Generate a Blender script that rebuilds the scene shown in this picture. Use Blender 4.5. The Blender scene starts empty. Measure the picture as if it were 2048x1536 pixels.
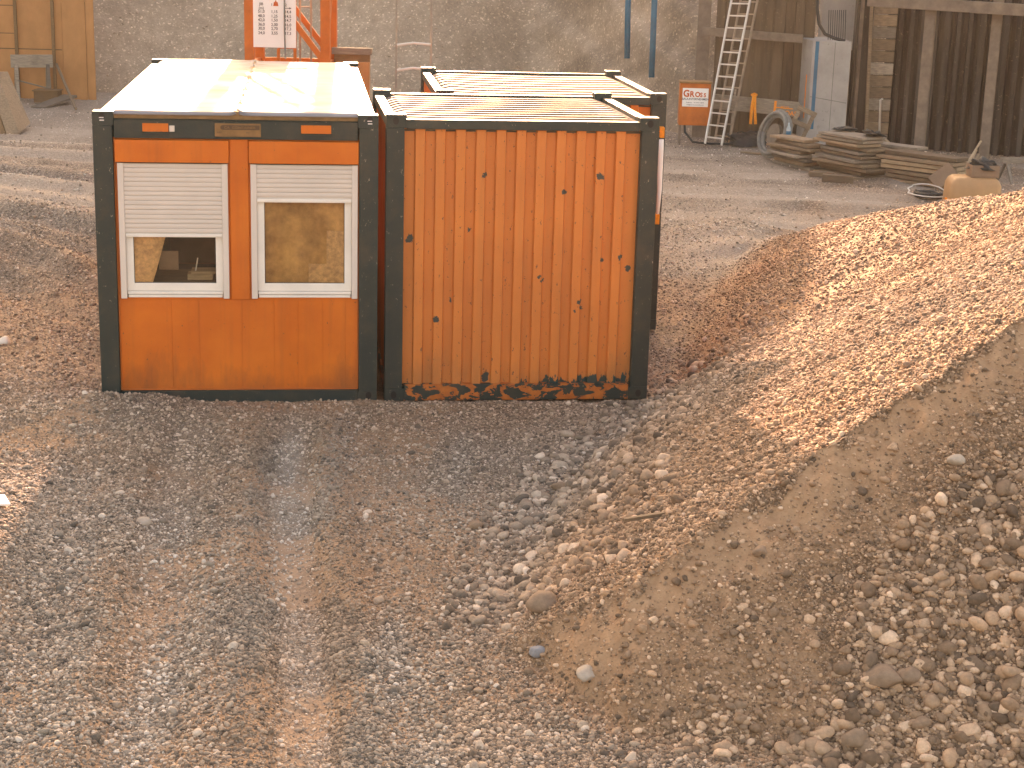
import bpy, math, random
import numpy as np
from mathutils import Vector, Matrix
R = math.radians
random.seed(7)

# ------------------------------------------------------------------ camera, world, sun, exposure
sc = bpy.context.scene
F_PX, PIT, YAW, ROLL, CH = 3412.4, .2587, .0167, .0276, 4.167
fw = Vector((math.sin(YAW)*math.cos(PIT), math.cos(YAW)*math.cos(PIT), -math.sin(PIT)))
r0 = Vector((math.cos(YAW), -math.sin(YAW), 0)); u0 = r0.cross(fw)
cr = math.cos(ROLL)*r0 + math.sin(ROLL)*u0; cu = -math.sin(ROLL)*r0 + math.cos(ROLL)*u0
cam_d = bpy.data.cameras.new("camera"); cam = bpy.data.objects.new("camera", cam_d)
sc.collection.objects.link(cam); sc.camera = cam
cam.matrix_world = Matrix(((cr.x, cu.x, -fw.x, 0), (cr.y, cu.y, -fw.y, 0), (cr.z, cu.z, -fw.z, CH), (0, 0, 0, 1)))
cam_d.sensor_width = 36; cam_d.lens = F_PX/2048*36; cam_d.clip_start = .1; cam_d.clip_end = 2000

SUN_EL, SUN_AZ = R(14.9), R(-5.0)          # azimuth measured from +Y towards +X
world = bpy.data.worlds.new("World"); sc.world = world; world.use_nodes = True
wn = world.node_tree.nodes; wl = world.node_tree.links
sky = wn.new("ShaderNodeTexSky"); sky.sky_type = 'NISHITA'; sky.sun_disc = False
sky.sun_elevation = SUN_EL; sky.sun_rotation = SUN_AZ
sky.air_density = 1.0; sky.dust_density = 4.0; sky.ozone_density = .6
bg = wn["Background"]; bg.inputs[1].default_value = .15
wl.new(sky.outputs[0], bg.inputs[0])
sun_d = bpy.data.lights.new("sun", 'SUN'); sun_d.energy = 3.9; sun_d.angle = R(.6); sun_d.color = (1, .72, .57)
sun = bpy.data.objects.new("sun", sun_d); sc.collection.objects.link(sun)
to_sun = Vector((math.sin(SUN_AZ)*math.cos(SUN_EL), math.cos(SUN_AZ)*math.cos(SUN_EL), math.sin(SUN_EL)))
sun.rotation_euler = (-to_sun).to_track_quat('-Z', 'Y').to_euler()
sun.location = to_sun*60
vs = sc.view_settings; vs.view_transform = 'Standard'; vs.look = 'None'; vs.gamma = 1; vs.use_curve_mapping = False
vs.exposure = 2.35
vs.use_white_balance = True; vs.white_balance_temperature = 9900; vs.white_balance_tint = 24
sc.cycles.max_bounces = 6; sc.cycles.use_denoising = True

def G(px, py, z=0.0):
    d = fw*F_PX + cr*(px-1024) - cu*(py-768); t = (z-CH)/d.z
    return Vector((0, 0, CH)) + d*t
def AT(px, py, Y):
    d = fw*F_PX + cr*(px-1024) - cu*(py-768)
    return Vector((0, 0, CH)) + d*(Y/d.y)

# ------------------------------------------------------------------ noise and terrain height
def _h(ix, iy, s):
    n = (ix.astype(np.int64)*374761393 + iy.astype(np.int64)*668265263 + s*1442695041) & 0xffffffff
    n = ((n ^ (n >> 13))*1274126177) & 0xffffffff
    return ((n ^ (n >> 16)) & 0xffff)/65535.0
def vnoise(x, y, s=0):
    ix = np.floor(x); iy = np.floor(y); fx = x-ix; fy = y-iy
    fx = fx*fx*fx*(fx*(fx*6-15)+10); fy = fy*fy*fy*(fy*(fy*6-15)+10)
    a = _h(ix, iy, s); b = _h(ix+1, iy, s); c = _h(ix, iy+1, s); d = _h(ix+1, iy+1, s)
    return (a+(b-a)*fx)*(1-fy) + (c+(d-c)*fx)*fy - .5
def fbm(x, y, f, o, s=0, g=.5):
    t = 0; a = 1
    for k in range(o):
        ca, sa = math.cos(.9*k+.3), math.sin(.9*k+.3)
        t = t + a*vnoise((x*ca-y*sa)*f+13.7*k, (x*sa+y*ca)*f-7.1*k, s+k); a *= g; f *= 2.03
    return t
def ss(a, b, x):
    t = np.clip((x-a)/(b-a), 0, 1); return t*t*(3-2*t)
def smin(a, b, k):
    h = np.clip(.5+.5*(b-a)/k, 0, 1); return b*(1-h)+a*h-k*h*(1-h)
FOOT_Y = [7, 9.4, 10.5, 12.3, 13.1, 14.4, 15.7, 17.3, 19.9, 22.5, 25, 30]
FOOT_X = [-.05, -.03, .12, .45, .66, 1.2, 1.6, 1.9, 2.5, 3.2, 3.95, 5.4]
RID_X = [-1, .13, .36, .84, 1.28, 1.8, 2.15, 2.55, 2.85, 3.4, 5, 8]
RID_Y = [9.6, 9.5, 9.43, 9.2, 9.42, 9.78, 9.95, 10.18, 10.3, 10.65, 11.6, 13]
def heap_parts(x, y):
    xf = np.interp(y, FOOT_Y, FOOT_X)
    yr = np.interp(x, RID_X, RID_Y) + .07*fbm(x, y*0, 1.3, 2, 31)+.10*fbm(x, y*.6, 4.5, 3, 32, .6)
    d = x-xf
    left = .58*d - .08*np.exp(-np.maximum(d, 0)*2.2)
    front = .58*x - .64*(yr-y)
    back = 1.93-.25*(x-5.15)-.3*(y-16.4)
    return xf, yr, left, front, back
def height(x, y, fine=True):
    x = np.asarray(x, float); y = np.asarray(y, float)
    xf, yr, left, front, back = heap_parts(x, y)
    n1 = fbm(x, y, .45, 3, 3)
    # furrows of slipped gravel running down the left face
    left = left + (.03*fbm(x*.3, y*1.6+x*.3, 2.2, 3, 11, .6) + .05*n1)*ss(.1, .6, left)
    hp = smin(left, front+.05*fbm(x, y, 1.1, 4, 17), .012)
    hp = smin(hp, back+.12*n1, .25)
    hp = smin(hp, 2.35+.2*n1, .3)
    gr = .035*n1 + .02*fbm(x, y, 1.9, 2, 5)
    # wheel ruts running from the huts towards the camera
    lane = ss(15.2, 12.6, y)*ss(5, 8, y)
    wob = .08*np.sin(y*.9)
    for c, w, a in ((-.92, .15, -.06), (-1.80, .20, -.045), (-2.6, .2, -.03), (-1.27, .13, .05), (-.62, .13, .045), (-2.15, .12, .04), (-1.48, .1, .03)):
        xx = x-(c-.118*(y-8.16)+wob*.4)
        gr = gr + lane*a*np.exp(-(xx/w)**4)*(1+.8*fbm(x, y, 2.2, 2, 90+int(c*10)))
    # curved tracks, left rear and right rear
    rl = np.hypot(x+13, y-12.5); ml = ss(8, 10, rl)*ss(26, 20, rl)*ss(-2.2, -4.5, x)*ss(17, 21, y)
    gr = gr + ml*(.075*np.sin(rl*4.2+1.2*n1) + .04*np.sin(rl*11+2*n1))
    gr = gr + .45*ss(18.3, 21.5, y+.5*np.sin(x*1.3))*ss(-3.6, -5.0, x)*ss(34, 27, y)
    rr = np.hypot(x-3, y-8); mr = ss(2.3, 4, x)*ss(19, 24, y)*ss(33, 30, y)
    gr = gr + mr*(.035*np.sin(rr*3.9+n1*2)+.03*np.sin(rr*9))
    gr = gr + .28*np.exp(-(((x+3.75)/.75)**2+((y-10.6)/1.6)**2))
    gr = gr + .07*np.exp(-(((x+2.9)/.8)**2+((y-14.35)/.22)**2)) + .05*np.exp(-(((x+3.6)/.5)**2+((y-14.2)/.5)**2))
    gr = gr + .22*np.exp(-(((x-3.5)/.8)**2+((y-23.6)/1.1)**2))*(1+1.2*n1)
    gr = gr*(1-.0*x)
    k = .06
    h = -smin(-hp, -gr, k)
    fd = y-(14.67+(x+3.4)*.1073); fb = ss(-3.7, -3.4, x)*ss(1.5, 1.2, x)
    h = h + fb*np.clip(.012+.07*fbm(x, y*0, 1.3, 4, 95)+.085*ss(-2.4, -3.1, x), .0, .10)*np.exp(-((fd+.10)/.14)**2)
    # keep the pads under the huts flat
    pad = ss(-4.1, -3.5, x)*ss(2.4, 1.7, x)*ss(0, .12, fd)*ss(21.6, 21.2, y)
    h = h*(1-pad) - .03*pad
    if fine:
        h = h + .012*fbm(x, y, 6, 2, 21) + .010*fbm(x, y, 17, 3, 25, .7)
    return h
def silt_map(x, y):
    xf, yr, left, front, back = heap_parts(x, y)
    depth = (left-front)/.64 + .16*fbm(x, y, 4.0, 3, 36, .6)
    on = ss(.1, .35, .58*x)*ss(.02, .06, depth)
    band = on*ss(1.1, .25, depth + .6*fbm(x, y, .9, 3, 41))*ss(.0, .05, depth)
    patch = ss(.0, .25, fbm(x, y, .8, 4, 43))*(1-.8*ss(-2.8, -3.6, x)*ss(14, 16, y))*(1-.8*ss(15.5, 17.5, y)*ss(1.2, 1.8, x))
    strip = .9*on*ss(.55, .2, np.abs(depth-1.9-.2*x))*ss(-.2, .1, fbm(x, y, .7, 2, 47))
    road = .55*ss(15.2, 13.6, y)*ss(1.0, .2, x)*ss(-3.4, -2.6, x)*ss(-.05, .25, fbm(x*2.2, y*.5, .9, 4, 49))
    s = np.clip(np.maximum(np.maximum(band, strip), np.maximum(patch*.6*(1-.75*ss(19, 23, y)), road)), 0, 1)
    return s
def dust_map(x, y):
    y = np.asarray(y, float); n = fbm(x, y, 1.2, 3, 97)
    lane = ss(15.0, 13.2, y)*ss(5, 8, y); cx_ = -.92-.118*(y-8.16)+.032*np.sin(y*.9)
    d = .85*lane*ss(.2, .08, np.abs(x-cx_)+.08*n)+.3*lane*ss(.26, .1, np.abs(x-cx_+.88)+.1*n)
    rl = np.hypot(x+13, y-12.5); ml = ss(8, 10, rl)*ss(26, 20, rl)*ss(-2.2, -4.5, x)*ss(20, 22, y)
    d = d+ml*(.55+.6*np.sin(rl*1.9+1.1+n))
    rr = np.hypot(x-3, y-8); mr = ss(1.9, 3, x)*ss(18, 25, y)*ss(37, 33, y)
    d = d+mr*(.5+.35*np.sin(rr*2.2+2*n)+.6*n)+.45*ss(28, 34, y)*(x < 3)
    return np.clip(d, 0, 1)
def brown_map(x, y):
    xf, yr, left, front, back = heap_parts(x, y)
    onheap = ss(-.05, .4, np.minimum(left, front+.2))
    near = .35*ss(13, 9, y)
    far = ss(22, 27, y)
    return np.clip(onheap*(.95-.35*ss(.1, -.1, left-front)) + near*(.7+fbm(x, y, .7, 3, 51)) + .25 + .5*fbm(x, y, .5, 3, 53) - .4*far - .45*ss(.0, .2, fbm(x*3, y*.3, .6, 2, 55))*ss(1, 0, x)*ss(15, 13, y) - .3*ss(19, 23, y)*(1-onheap), 0, 1)

# ------------------------------------------------------------------ materials
class NT:
    def __init__(s, name):
        s.m = bpy.data.materials.new(name); s.m.use_nodes = True; s.n = s.m.node_tree.nodes; s.l = s.m.node_tree.links
        s.b = s.n["Principled BSDF"]; s.b.inputs['Specular IOR Level'].default_value = .35
        s.tc = s.n.new('ShaderNodeTexCoord').outputs['Object']
    def set(s, sock, v):
        i = s.b.inputs[sock]
        if isinstance(v, bpy.types.NodeSocket): s.l.new(v, i)
        else: i.default_value = (*v, 1) if isinstance(v, tuple) and len(v) == 3 and sock != 'Normal' else v
        return s
    def noise(s, scale, det=4, rough=.6, stretch=None, off=0, out='Fac', dist=0):
        mp = s.n.new('ShaderNodeMapping'); s.l.new(s.tc, mp.inputs[0]); mp.inputs[1].default_value = (off, off*1.3, off*.7)
        if stretch: mp.inputs[3].default_value = stretch
        t = s.n.new('ShaderNodeTexNoise'); s.l.new(mp.outputs[0], t.inputs['Vector'])
        t.inputs['Scale'].default_value = scale; t.inputs['Detail'].default_value = det; t.inputs['Roughness'].default_value = rough
        t.inputs['Distortion'].default_value = dist
        return t.outputs[out]
    def vor(s, scale, feat='F1', out='Distance', rnd=1, stretch=None):
        src = s.tc
        if stretch:
            mp = s.n.new('ShaderNodeMapping'); s.l.new(s.tc, mp.inputs[0]); mp.inputs[3].default_value = stretch; src = mp.outputs[0]
        t = s.n.new('ShaderNodeTexVoronoi'); t.feature = feat; s.l.new(src, t.inputs['Vector'])
        t.inputs['Scale'].default_value = scale; t.inputs['Randomness'].default_value = rnd
        return t.outputs[out]
    def ramp(s, fac, pts):
        r = s.n.new('ShaderNodeValToRGB'); s.l.new(fac, r.inputs[0]); e = r.color_ramp.elements
        while len(e) < len(pts): e.new(.5)
        for el, (p, c) in zip(e, pts):
            el.position = p; el.color = (*c, 1) if isinstance(c, tuple) else (c, c, c, 1)
        return r.outputs[0]
    def mix(s, fac, a, b, mode='MIX'):
        x = s.n.new('ShaderNodeMix'); x.data_type = 'RGBA'; x.blend_type = mode
        for v, i in ((fac, x.inputs[0]), (a, x.inputs[6]), (b, x.inputs[7])):
            if isinstance(v, bpy.types.NodeSocket): s.l.new(v, i)
            else: i.default_value = (*v, 1) if isinstance(v, tuple) else v
        return x.outputs[2]
    def math(s, op, a, b=0.0, c=None):
        x = s.n.new('ShaderNodeMath'); x.operation = op
        for v, i in zip((a, b, c), x.inputs):
            if v is None: continue
            if isinstance(v, bpy.types.NodeSocket): s.l.new(v, i)
            else: i.default_value = v
        return x.outputs[0]
    def attr(s, name, typ='GEOMETRY', out='Fac'):
        a = s.n.new('ShaderNodeAttribute'); a.attribute_name = name; a.attribute_type = typ; return a.outputs[out]
    def bump(s, h, strength=.4, dist=.01, prev=None):
        b = s.n.new('ShaderNodeBump'); b.inputs['Strength'].default_value = strength; b.inputs['Distance'].default_value = dist
        s.l.new(h, b.inputs['Height'])
        if prev: s.l.new(prev, b.inputs['Normal'])
        return b.outputs[0]
    def sep(s, out='Z'):
        x = s.n.new('ShaderNodeSeparateXYZ'); s.l.new(s.tc, x.inputs[0]); return x.outputs[out]

def mat_plain(name, col, rough=.7, var=.25, scale=6, metal=0, bump=.15, stretch=None, spots=None):
    t = NT(name)
    c2 = tuple(v*(1-var) for v in col); c3 = tuple(min(1, v*(1+var)) for v in col)
    c = t.ramp(t.noise(scale, 5, .65, stretch), [(.3, c2), (.7, c3)])
    if spots: c = t.mix(t.ramp(t.noise(scale*5, 4, .7, None, 5), [(.62, 0.), (.68, 1.)]), c, spots)
    t.set('Base Color', c).set('Roughness', rough).set('Metallic', metal)
    t.set('Normal', t.bump(t.noise(scale*6, 4, .6, stretch), bump, .01))
    return t.m

def mat_ground():
    t = NT('gravel_ground_mat')
    silt = t.attr('silt'); br = t.attr('brown')
    n = t.n.new('ShaderNodeCombineColor'); 
    vc = t.vor(75, out='Color'); vc2 = t.vor(33, out='Color'); vc3 = t.vor(12, out='Color')
    s1 = t.n.new('ShaderNodeSeparateColor'); t.l.new(vc, s1.inputs[0]); s2 = t.n.new('ShaderNodeSeparateColor'); t.l.new(vc2, s2.inputs[0])
    grav = t.ramp(s1.outputs[0], [(0, (.06, .05, .042)), (.35, (.18, .14, .107)), (.8, (.31, .245, .19)), (1, (.52, .45, .38))])
    grav2 = t.ramp(s2.outputs[1], [(0, (.09, .075, .062)), (.6, (.22, .172, .133)), (.93, (.31, .245, .19)), (1, (.55, .48, .41))])
    grav = t.mix(.45, grav, grav2)
    silc = t.ramp(t.noise(9, 6, .7), [(.3, (.31, .175, .098)), (.7, (.47, .285, .168))])
    grav = t.mix(t.math('MULTIPLY', br, .75), grav, t.mix(1.0, grav, (1.12, .74, .47), 'MULTIPLY'))
    grav = t.mix(1.0, grav, t.ramp(t.noise(1.1, 4, .6), [(.35, .82), (.65, 1.18)]), 'MULTIPLY')
    dust = t.attr('dust'); grav = t.mix(t.math('MULTIPLY', dust, .8), grav, t.ramp(t.noise(20, 5, .75), [(.3, (.27, .225, .18)), (.7, (.46, .385, .315))]))
    col = t.mix(silt, grav, silc)
    t.set('Base Color', col).set('Roughness', .9); t.b.inputs['Specular IOR Level'].default_value = .25
    d1 = t.vor(75); d2 = t.vor(33); 
    hgt = t.math('SUBTRACT', 1.0, d1); h2 = t.math('SUBTRACT', 1.0, d2)
    hh = t.math('ADD', t.math('MULTIPLY', hgt, .4), h2)
    amt = t.math('SUBTRACT', 1.0, t.math('MULTIPLY', silt, .75))
    hh = t.math('MULTIPLY', hh, amt)
    nb = t.bump(hh, .8, .02); nb = t.bump(t.noise(160, 4, .7), .35, .006, nb)
    t.set('Normal', nb)
    return t.m

def mat_pebble():
    t = NT('pebble_mat')
    ti = t.attr('tint', 'INSTANCER'); br = t.attr('brn', 'INSTANCER')
    c = t.ramp(ti, [(0, (.12, .10, .082)), (.2, (.225, .18, .14)), (.5, (.33, .265, .207)), (.8, (.46, .37, .29)), (.93, (.6, .5, .41)), (1, (.72, .63, .54))])
    c = t.mix(t.math('MULTIPLY', br, .7), c, t.mix(1.0, c, (1.12, .76, .50), 'MULTIPLY'))
    c = t.mix(1.0, c, t.ramp(t.noise(2.2, 5, .7), [(.3, .75), (.7, 1.2)]), 'MULTIPLY')
    t.set('Base Color', c).set('Roughness', .8); t.b.inputs['Specular IOR Level'].default_value = .3
    t.set('Normal', t.bump(t.noise(7, 4, .7), .3, .05))
    return t.m

def mat_bank():
    t = NT('bank_mat')
    c = t.ramp(t.noise(.5, 6, .65), [(.3, (.28, .212, .155)), (.7, (.43, .33, .245))])
    s1 = t.n.new('ShaderNodeSeparateColor'); t.l.new(t.vor(26, out='Color'), s1.inputs[0])
    c = t.mix(1.0, c, t.ramp(s1.outputs[0], [(0, .88), (.8, 1.04), (.93, 1.15), (1, 1.9)]), 'MULTIPLY')
    c = t.mix(1.0, c, t.ramp(t.noise(4, 8, .75, (1, 1, .5)), [(.3, .8), (.7, 1.16)]), 'MULTIPLY')
    c = t.mix(1.0, c, t.ramp(t.attr('rib_shade'), [(.1, .74), (.5, 1.0), (.9, 1.15)]), 'MULTIPLY')
    t.set('Base Color', c).set('Roughness', .95)
    nb = t.bump(t.math('SUBTRACT', 1.0, t.vor(26)), .35, .03); nb = t.bump(t.noise(6, 9, .75), .5, .06, nb)
    t.set('Normal', nb)
    return t.m

DARKC = (.035, .055, .052)
ORANGE_ = (.62, .125, .014)
def mat_frame(name='dark_frame_paint', peel=False):
    t = NT(name)
    c = t.ramp(t.noise(2.5, 6, .7), [(.3, (.010, .027, .027)), (.5, (.020, .034, .031)), (.78, (.07, .056, .04))])
    c = t.mix(t.ramp(t.noise(34, 5, .78, (1, 1, .55), 3), [(.65, 0.), (.68, .9)]), c, (.40, .35, .28))
    if peel:
        p = t.ramp(t.noise(7.5, 6, .62, (1, 1, 1.7), 9, dist=.5), [(.50, 0.), (.52, 1.)])
        c = t.mix(p, c, t.ramp(t.noise(12, 5), [(.3, (.38, .09, .02)), (.7, (.55, .16, .035))]))
    t.set('Base Color', c).set('Roughness', t.ramp(t.noise(6, 4), [(.3, .4), (.7, .62)]))
    t.set('Normal', t.bump(t.noise(30, 4, .6), .15, .01))
    return t.m
def mat_orange(name='orange_paint', chips=0, blobs=(), dull=0, lowpeel=False):
    t = NT(name)
    c = t.ramp(t.noise(1.6, 6, .6), [(.3, (.58, .115, .010)), (.7, (.72, .165, .018))])
    # grime that rises from the bottom edge and rain streaks
    st = t.noise(9, 5, .6, (1, 1, .06), 2)
    c = t.mix(t.math('MULTIPLY', t.ramp(st, [(.5, 0.), (.8, 1.)]), .35), c, (.27, .075, .02))
    grime = t.math('ADD', t.math('MULTIPLY', t.sep('Z'), -1.6), t.math('ADD', t.math('MULTIPLY', t.noise(4, 5, .7, (1, 1, .35)), 1.6), .15))
    c = t.mix(t.math('MULTIPLY', t.ramp(grime, [(.35, 0.), (1.0, 1.)]), .75), c, (.22, .07, .022))
    if dull: c = t.mix(dull, c, (.62, .30, .12))
    if chips:
        a = t.ramp(t.noise(26, 5, .75, (1, 1, .7), 4), [(chips, 0.), (chips+.012, 1.)])
        c = t.mix(a, c, (.10, .05, .03))
    if lowpeel:
        x = t.n.new('ShaderNodeSeparateXYZ'); t.l.new(t.tc, x.inputs[0])
        e = t.math('MULTIPLY', t.math('SUBTRACT', .30, x.outputs[2]), 2.6)
        e = t.math('MULTIPLY', e, t.ramp(x.outputs[0], [(.40, .45), (.75, 1.)]) if False else t.math('MINIMUM', 1.0, t.math('MULTIPLY', x.outputs[0], .55)))
        e = t.math('ADD', e, t.math('MULTIPLY', t.noise(9, 6, .65, (1.6, 1, .8), 6), 1.0))
        c = t.mix(t.ramp(e, [(.77, 0.), (.785, 1.)]), c, (.022, .05, .048))
    if blobs:
        wv = t.noise(16, 4, .7, out='Color'); tot = None
        vm = t.n.new('ShaderNodeVectorMath'); vm.operation = 'SCALE'; t.l.new(wv, vm.inputs[0]); vm.inputs['Scale'].default_value = .10
        va = t.n.new('ShaderNodeVectorMath'); va.operation = 'ADD'; t.l.new(vm.outputs[0], va.inputs[0]); t.l.new(t.tc, va.inputs[1])
        sp = t.n.new('ShaderNodeSeparateXYZ'); t.l.new(va.outputs[0], sp.inputs[0])
        for bx_, bz, br_ in blobs:
            dx = t.math('SUBTRACT', sp.outputs[0], bx_+.05); dz = t.math('SUBTRACT', sp.outputs[2], bz+.05)
            dd = t.math('SQRT', t.math('ADD', t.math('MULTIPLY', dx, dx), t.math('MULTIPLY', dz, dz)))
            k = t.math('LESS_THAN', dd, br_); tot = k if tot is None else t.math('MAXIMUM', tot, k)
        c = t.mix(tot, c, (.045, .05, .045))
    t.set('Base Color', c).set('Roughness', t.ramp(t.noise(5, 5), [(.3, .42), (.7, .65)]))
    t.set('Normal', t.bump(t.noise(3, 4, .6), .25, .02))
    return t.m
def mat_wood(name, col, rough=.85):
    t = NT(name)
    g = t.noise(5, 6, .65, (1.2, 12, 12)); oi = t.n.new('ShaderNodeObjectInfo')
    c = t.ramp(g, [(.3, tuple(v*.62 for v in col)), (.7, tuple(v*1.18 for v in col))])
    c = t.mix(1.0, c, t.ramp(oi.outputs['Random'], [(0, .55), (1, 1.3)]), 'MULTIPLY')
    c = t.mix(t.ramp(t.noise(2.3, 5, .7, None, 8), [(.5, 0.), (.75, .55)]), c, (.10, .075, .055))
    t.set('Base Color', c).set('Roughness', rough).set('Normal', t.bump(g, .3, .01))
    return t.m
def mat_glass():
    t = NT('window_glass')
    t.set('Base Color', (.9, .9, .88)).set('Roughness', .03).set('Transmission Weight', 1.0); t.b.inputs['IOR'].default_value = 1.1
    t.b.inputs['Specular IOR Level'].default_value = .5
    # a thin sheet: let light pass without bending
    tr = t.n.new('ShaderNodeBsdfTransparent'); gl = t.n.new('ShaderNodeBsdfGlossy'); gl.inputs['Roughness'].default_value = .04
    tr.inputs[0].default_value = (.96, .94, .9, 1)
    fr = t.n.new('ShaderNodeFresnel'); fr.inputs[0].default_value = 1.5
    mx = t.n.new('ShaderNodeMixShader'); t.l.new(fr.outputs[0], mx.inputs[0]); t.l.new(tr.outputs[0], mx.inputs[1]); t.l.new(gl.outputs[0], mx.inputs[2])
    t.l.new(mx.outputs[0], t.n['Material Output'].inputs[0])
    return t.m

M = {}
M['ground'] = mat_ground(); M['pebble'] = mat_pebble(); M['bank'] = mat_bank()
M['frame'] = mat_frame(); M['frame_peel'] = mat_frame('peeling_rail_paint', True)
M['orange'] = mat_orange('orange_paint', .665); M['orange_chip'] = mat_orange('chipped_orange_paint', .635,
    [(.218, 1.481, .032), (.887, 2.068, .022), (1.929, 2.069, .034), (.746, 1.565, .018), (2.214, 1.217, .026), (.467, .754, .026), (1.599, 1.922, .022),
     (1.775, .91, .024), (1.80, .86, .018), (1.74, .83, .016), (.60, .93, .014), (.93, .20, .035), (2.14, 1.33, .02), (1.97, 1.30, .022), (1.40, 1.15, .018), (1.43, 1.11, .014)], .30, True)
M['orange_steel'] = mat_plain('orange_steel', (.5, .12, .02), .55, .25, 3)
M['white'] = mat_plain('white_plastic', (.78, .72, .65), .5, .08, 3, bump=.03)
M['slat'] = mat_plain('shutter_slat', (.64, .56, .50), .55, .06, 2, bump=.03)
M['inner'] = mat_plain('room_lining', (.10, .085, .065), .9, .3, 3)
M['dark'] = mat_plain('dark_hole', (.012, .012, .011), .8, .1)
M['glass'] = mat_glass()
M['wood'] = mat_wood('weathered_board', (.26, .18, .115))
M['wood_pale'] = mat_wood('pale_board', (.42, .30, .19))
M['wood_grey'] = mat_wood('grey_board', (.25, .205, .16))
M['ply'] = mat_plain('plywood_orange', (.42, .19, .075), .75, .2, 1.2, bump=.1, stretch=(1, 1, .6))
M['batten'] = mat_wood('dark_batten', (.26, .15, .075))
M['pile'] = mat_plain('rusty_sheet_pile', (.045, .039, .033), .85, .7, 3, bump=.6, stretch=(1, 1, .12), spots=(.12, .10, .08))
M['pile_brown'] = mat_plain('brown_timber_sheeting', (.095, .065, .042), .85, .5, 2.5, bump=.5, stretch=(1, 1, .15), spots=(.15, .115, .08))
M['steel_beam'] = mat_plain('dusty_steel_beam', (.17, .13, .10), .7, .3, 4, bump=.3)
M['concrete'] = mat_plain('pale_concrete', (.33, .31, .285), .85, .14, 2.2, bump=.3, spots=(.26, .245, .225))
M['alu'] = mat_plain('aluminium', (.62, .58, .53), .45, .12, 5, .3, .05)
M['ladder_wood'] = mat_plain('dull_ladder_metal', (.28, .21, .155), .7, .25, 5)
M['blue'] = mat_plain('blue_paint', (.012, .13, .22), .6, .2, 3)
M['spray'] = mat_plain('orange_spray_paint', (.85, .25, .03), .8, .15, 20)
M['strap'] = mat_plain('orange_webbing', (.85, .27, .03), .8, .2, 30)
M['rubber'] = mat_plain('black_hose', (.02, .025, .025), .55, .3, 5)
M['hosegrey'] = mat_plain('grey_hose', (.16, .16, .145), .65, .3, 8)
M['tank'] = mat_plain('beige_plastic', (.45, .25, .12), .5, .14, 2)
M['card'] = mat_plain('brown_cardboard', (.25, .165, .11), .85, .2, 3)
M['paper'] = mat_plain('white_sheet', (.78, .76, .72), .7, .05, 2, bump=.02)
M['ink'] = mat_plain('dark_ink', (.06, .06, .065), .8, .1)
M['signred'] = mat_plain('sign_orange_red', (.55, .10, .02), .6, .1)
M['cableW'] = mat_plain('white_cable', (.6, .56, .5), .6, .1)
M['bottle'] = mat_plain('bottle_plastic', (.35, .42, .44), .25, .2)
M['plate'] = mat_plain('dull_brass_plate', (.24, .13, .055), .55, .25, 8, .3)
M['plate_text'] = mat_plain('worn_plate_letters', (.10, .055, .03), .6, .2, 8)
M['ochre'] = mat_plain('ochre_glow_blotches', (.80, .33, .14), .9, .75, 2.2, bump=.2)  # window glow and its figure-like shading painted in as blotches
M['card_reflection'] = mat_plain('tan_card_reflection', (.82, .46, .24), .9, .35, 24, bump=.5)  # bright tan for card sheets; also stands in for reflected sunlit gravel

def mat_roof_white():
    t = NT('white_roof_sheet')
    c = t.ramp(t.noise(.9, 5, .6, (.35, 1.6, 1)), [(.30, (.19, .18, .19)), (.68, (.29, .28, .30))])
    c = t.mix(t.ramp(t.noise(2.6, 7, .72, (.45, 1.6, 1), 4), [(.50, 0.), (.70, .5)]), c, (.14, .13, .135))
    x = t.n.new('ShaderNodeSeparateXYZ'); t.l.new(t.tc, x.inputs[0])
    sx = t.math('SUBTRACT', 1.0, t.math('MULTIPLY', t.math('ABSOLUTE', t.math('SUBTRACT', x.outputs[0], 1.26)), 3.2))
    sx = t.math('MULTIPLY', sx, t.ramp(t.noise(4, 6, .7, (.6, 1.8, 1), 2), [(.4, 0.), (.6, 1.)]))
    c = t.mix(t.ramp(sx, [(.15, 0.), (.8, .8)]), c, (.10, .09, .09))
    t.set('Base Color', c).set('Roughness', t.ramp(t.noise(1.3, 5), [(.35, .55), (.65, .75)])).set('Normal', t.bump(t.noise(1.5, 4, .5, (.4, 2, 1)), .12, .05))
    return t.m
def mat_roof_rib(name, base, dirt, lo, hi, stain=0):
    t = NT(name)
    d = t.noise(1.1, 6, .62, (.8, 1.0, 1), 3, dist=.4)
    if stain:
        x = t.n.new('ShaderNodeSeparateXYZ'); t.l.new(t.tc, x.inputs[0])
        q = t.math('SUBTRACT', 1.0, t.math('ABSOLUTE', t.math('MULTIPLY', t.math('SUBTRACT', x.outputs[0], 1.35), 1.25)))
        q2 = t.math('SUBTRACT', 1.0, t.math('ABSOLUTE', t.math('MULTIPLY', t.math('SUBTRACT', x.outputs[1], 1.2), 1.0)))
        d = t.math('ADD', d, t.math('MULTIPLY', t.math('MULTIPLY', t.math('MAXIMUM', q, 0.0), t.math('MAXIMUM', q2, 0.0)), stain))
    c = t.mix(t.ramp(d, [(lo, 0.), (hi, 1.)]), base, dirt)
    c = t.mix(t.ramp(t.noise(25, 5, .7), [(.6, 0.), (.7, .6)]), c, (.11, .085, .07))
    t.b.inputs['Specular IOR Level'].default_value = .12
    t.set('Base Color', c).set('Roughness', .7).set('Normal', t.bump(t.noise(8, 4), .15, .02))
    return t.m
M['roofA'] = mat_roof_white()
M['roofB'] = mat_roof_rib('dirty_ribbed_roof', (.19, .165, .165), (.020, .020, .023), .44, .54, .30)
M['roofC'] = mat_roof_rib('cream_ribbed_roof', (.31, .225, .17), (.19, .125, .09), .62, .75)

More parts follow.
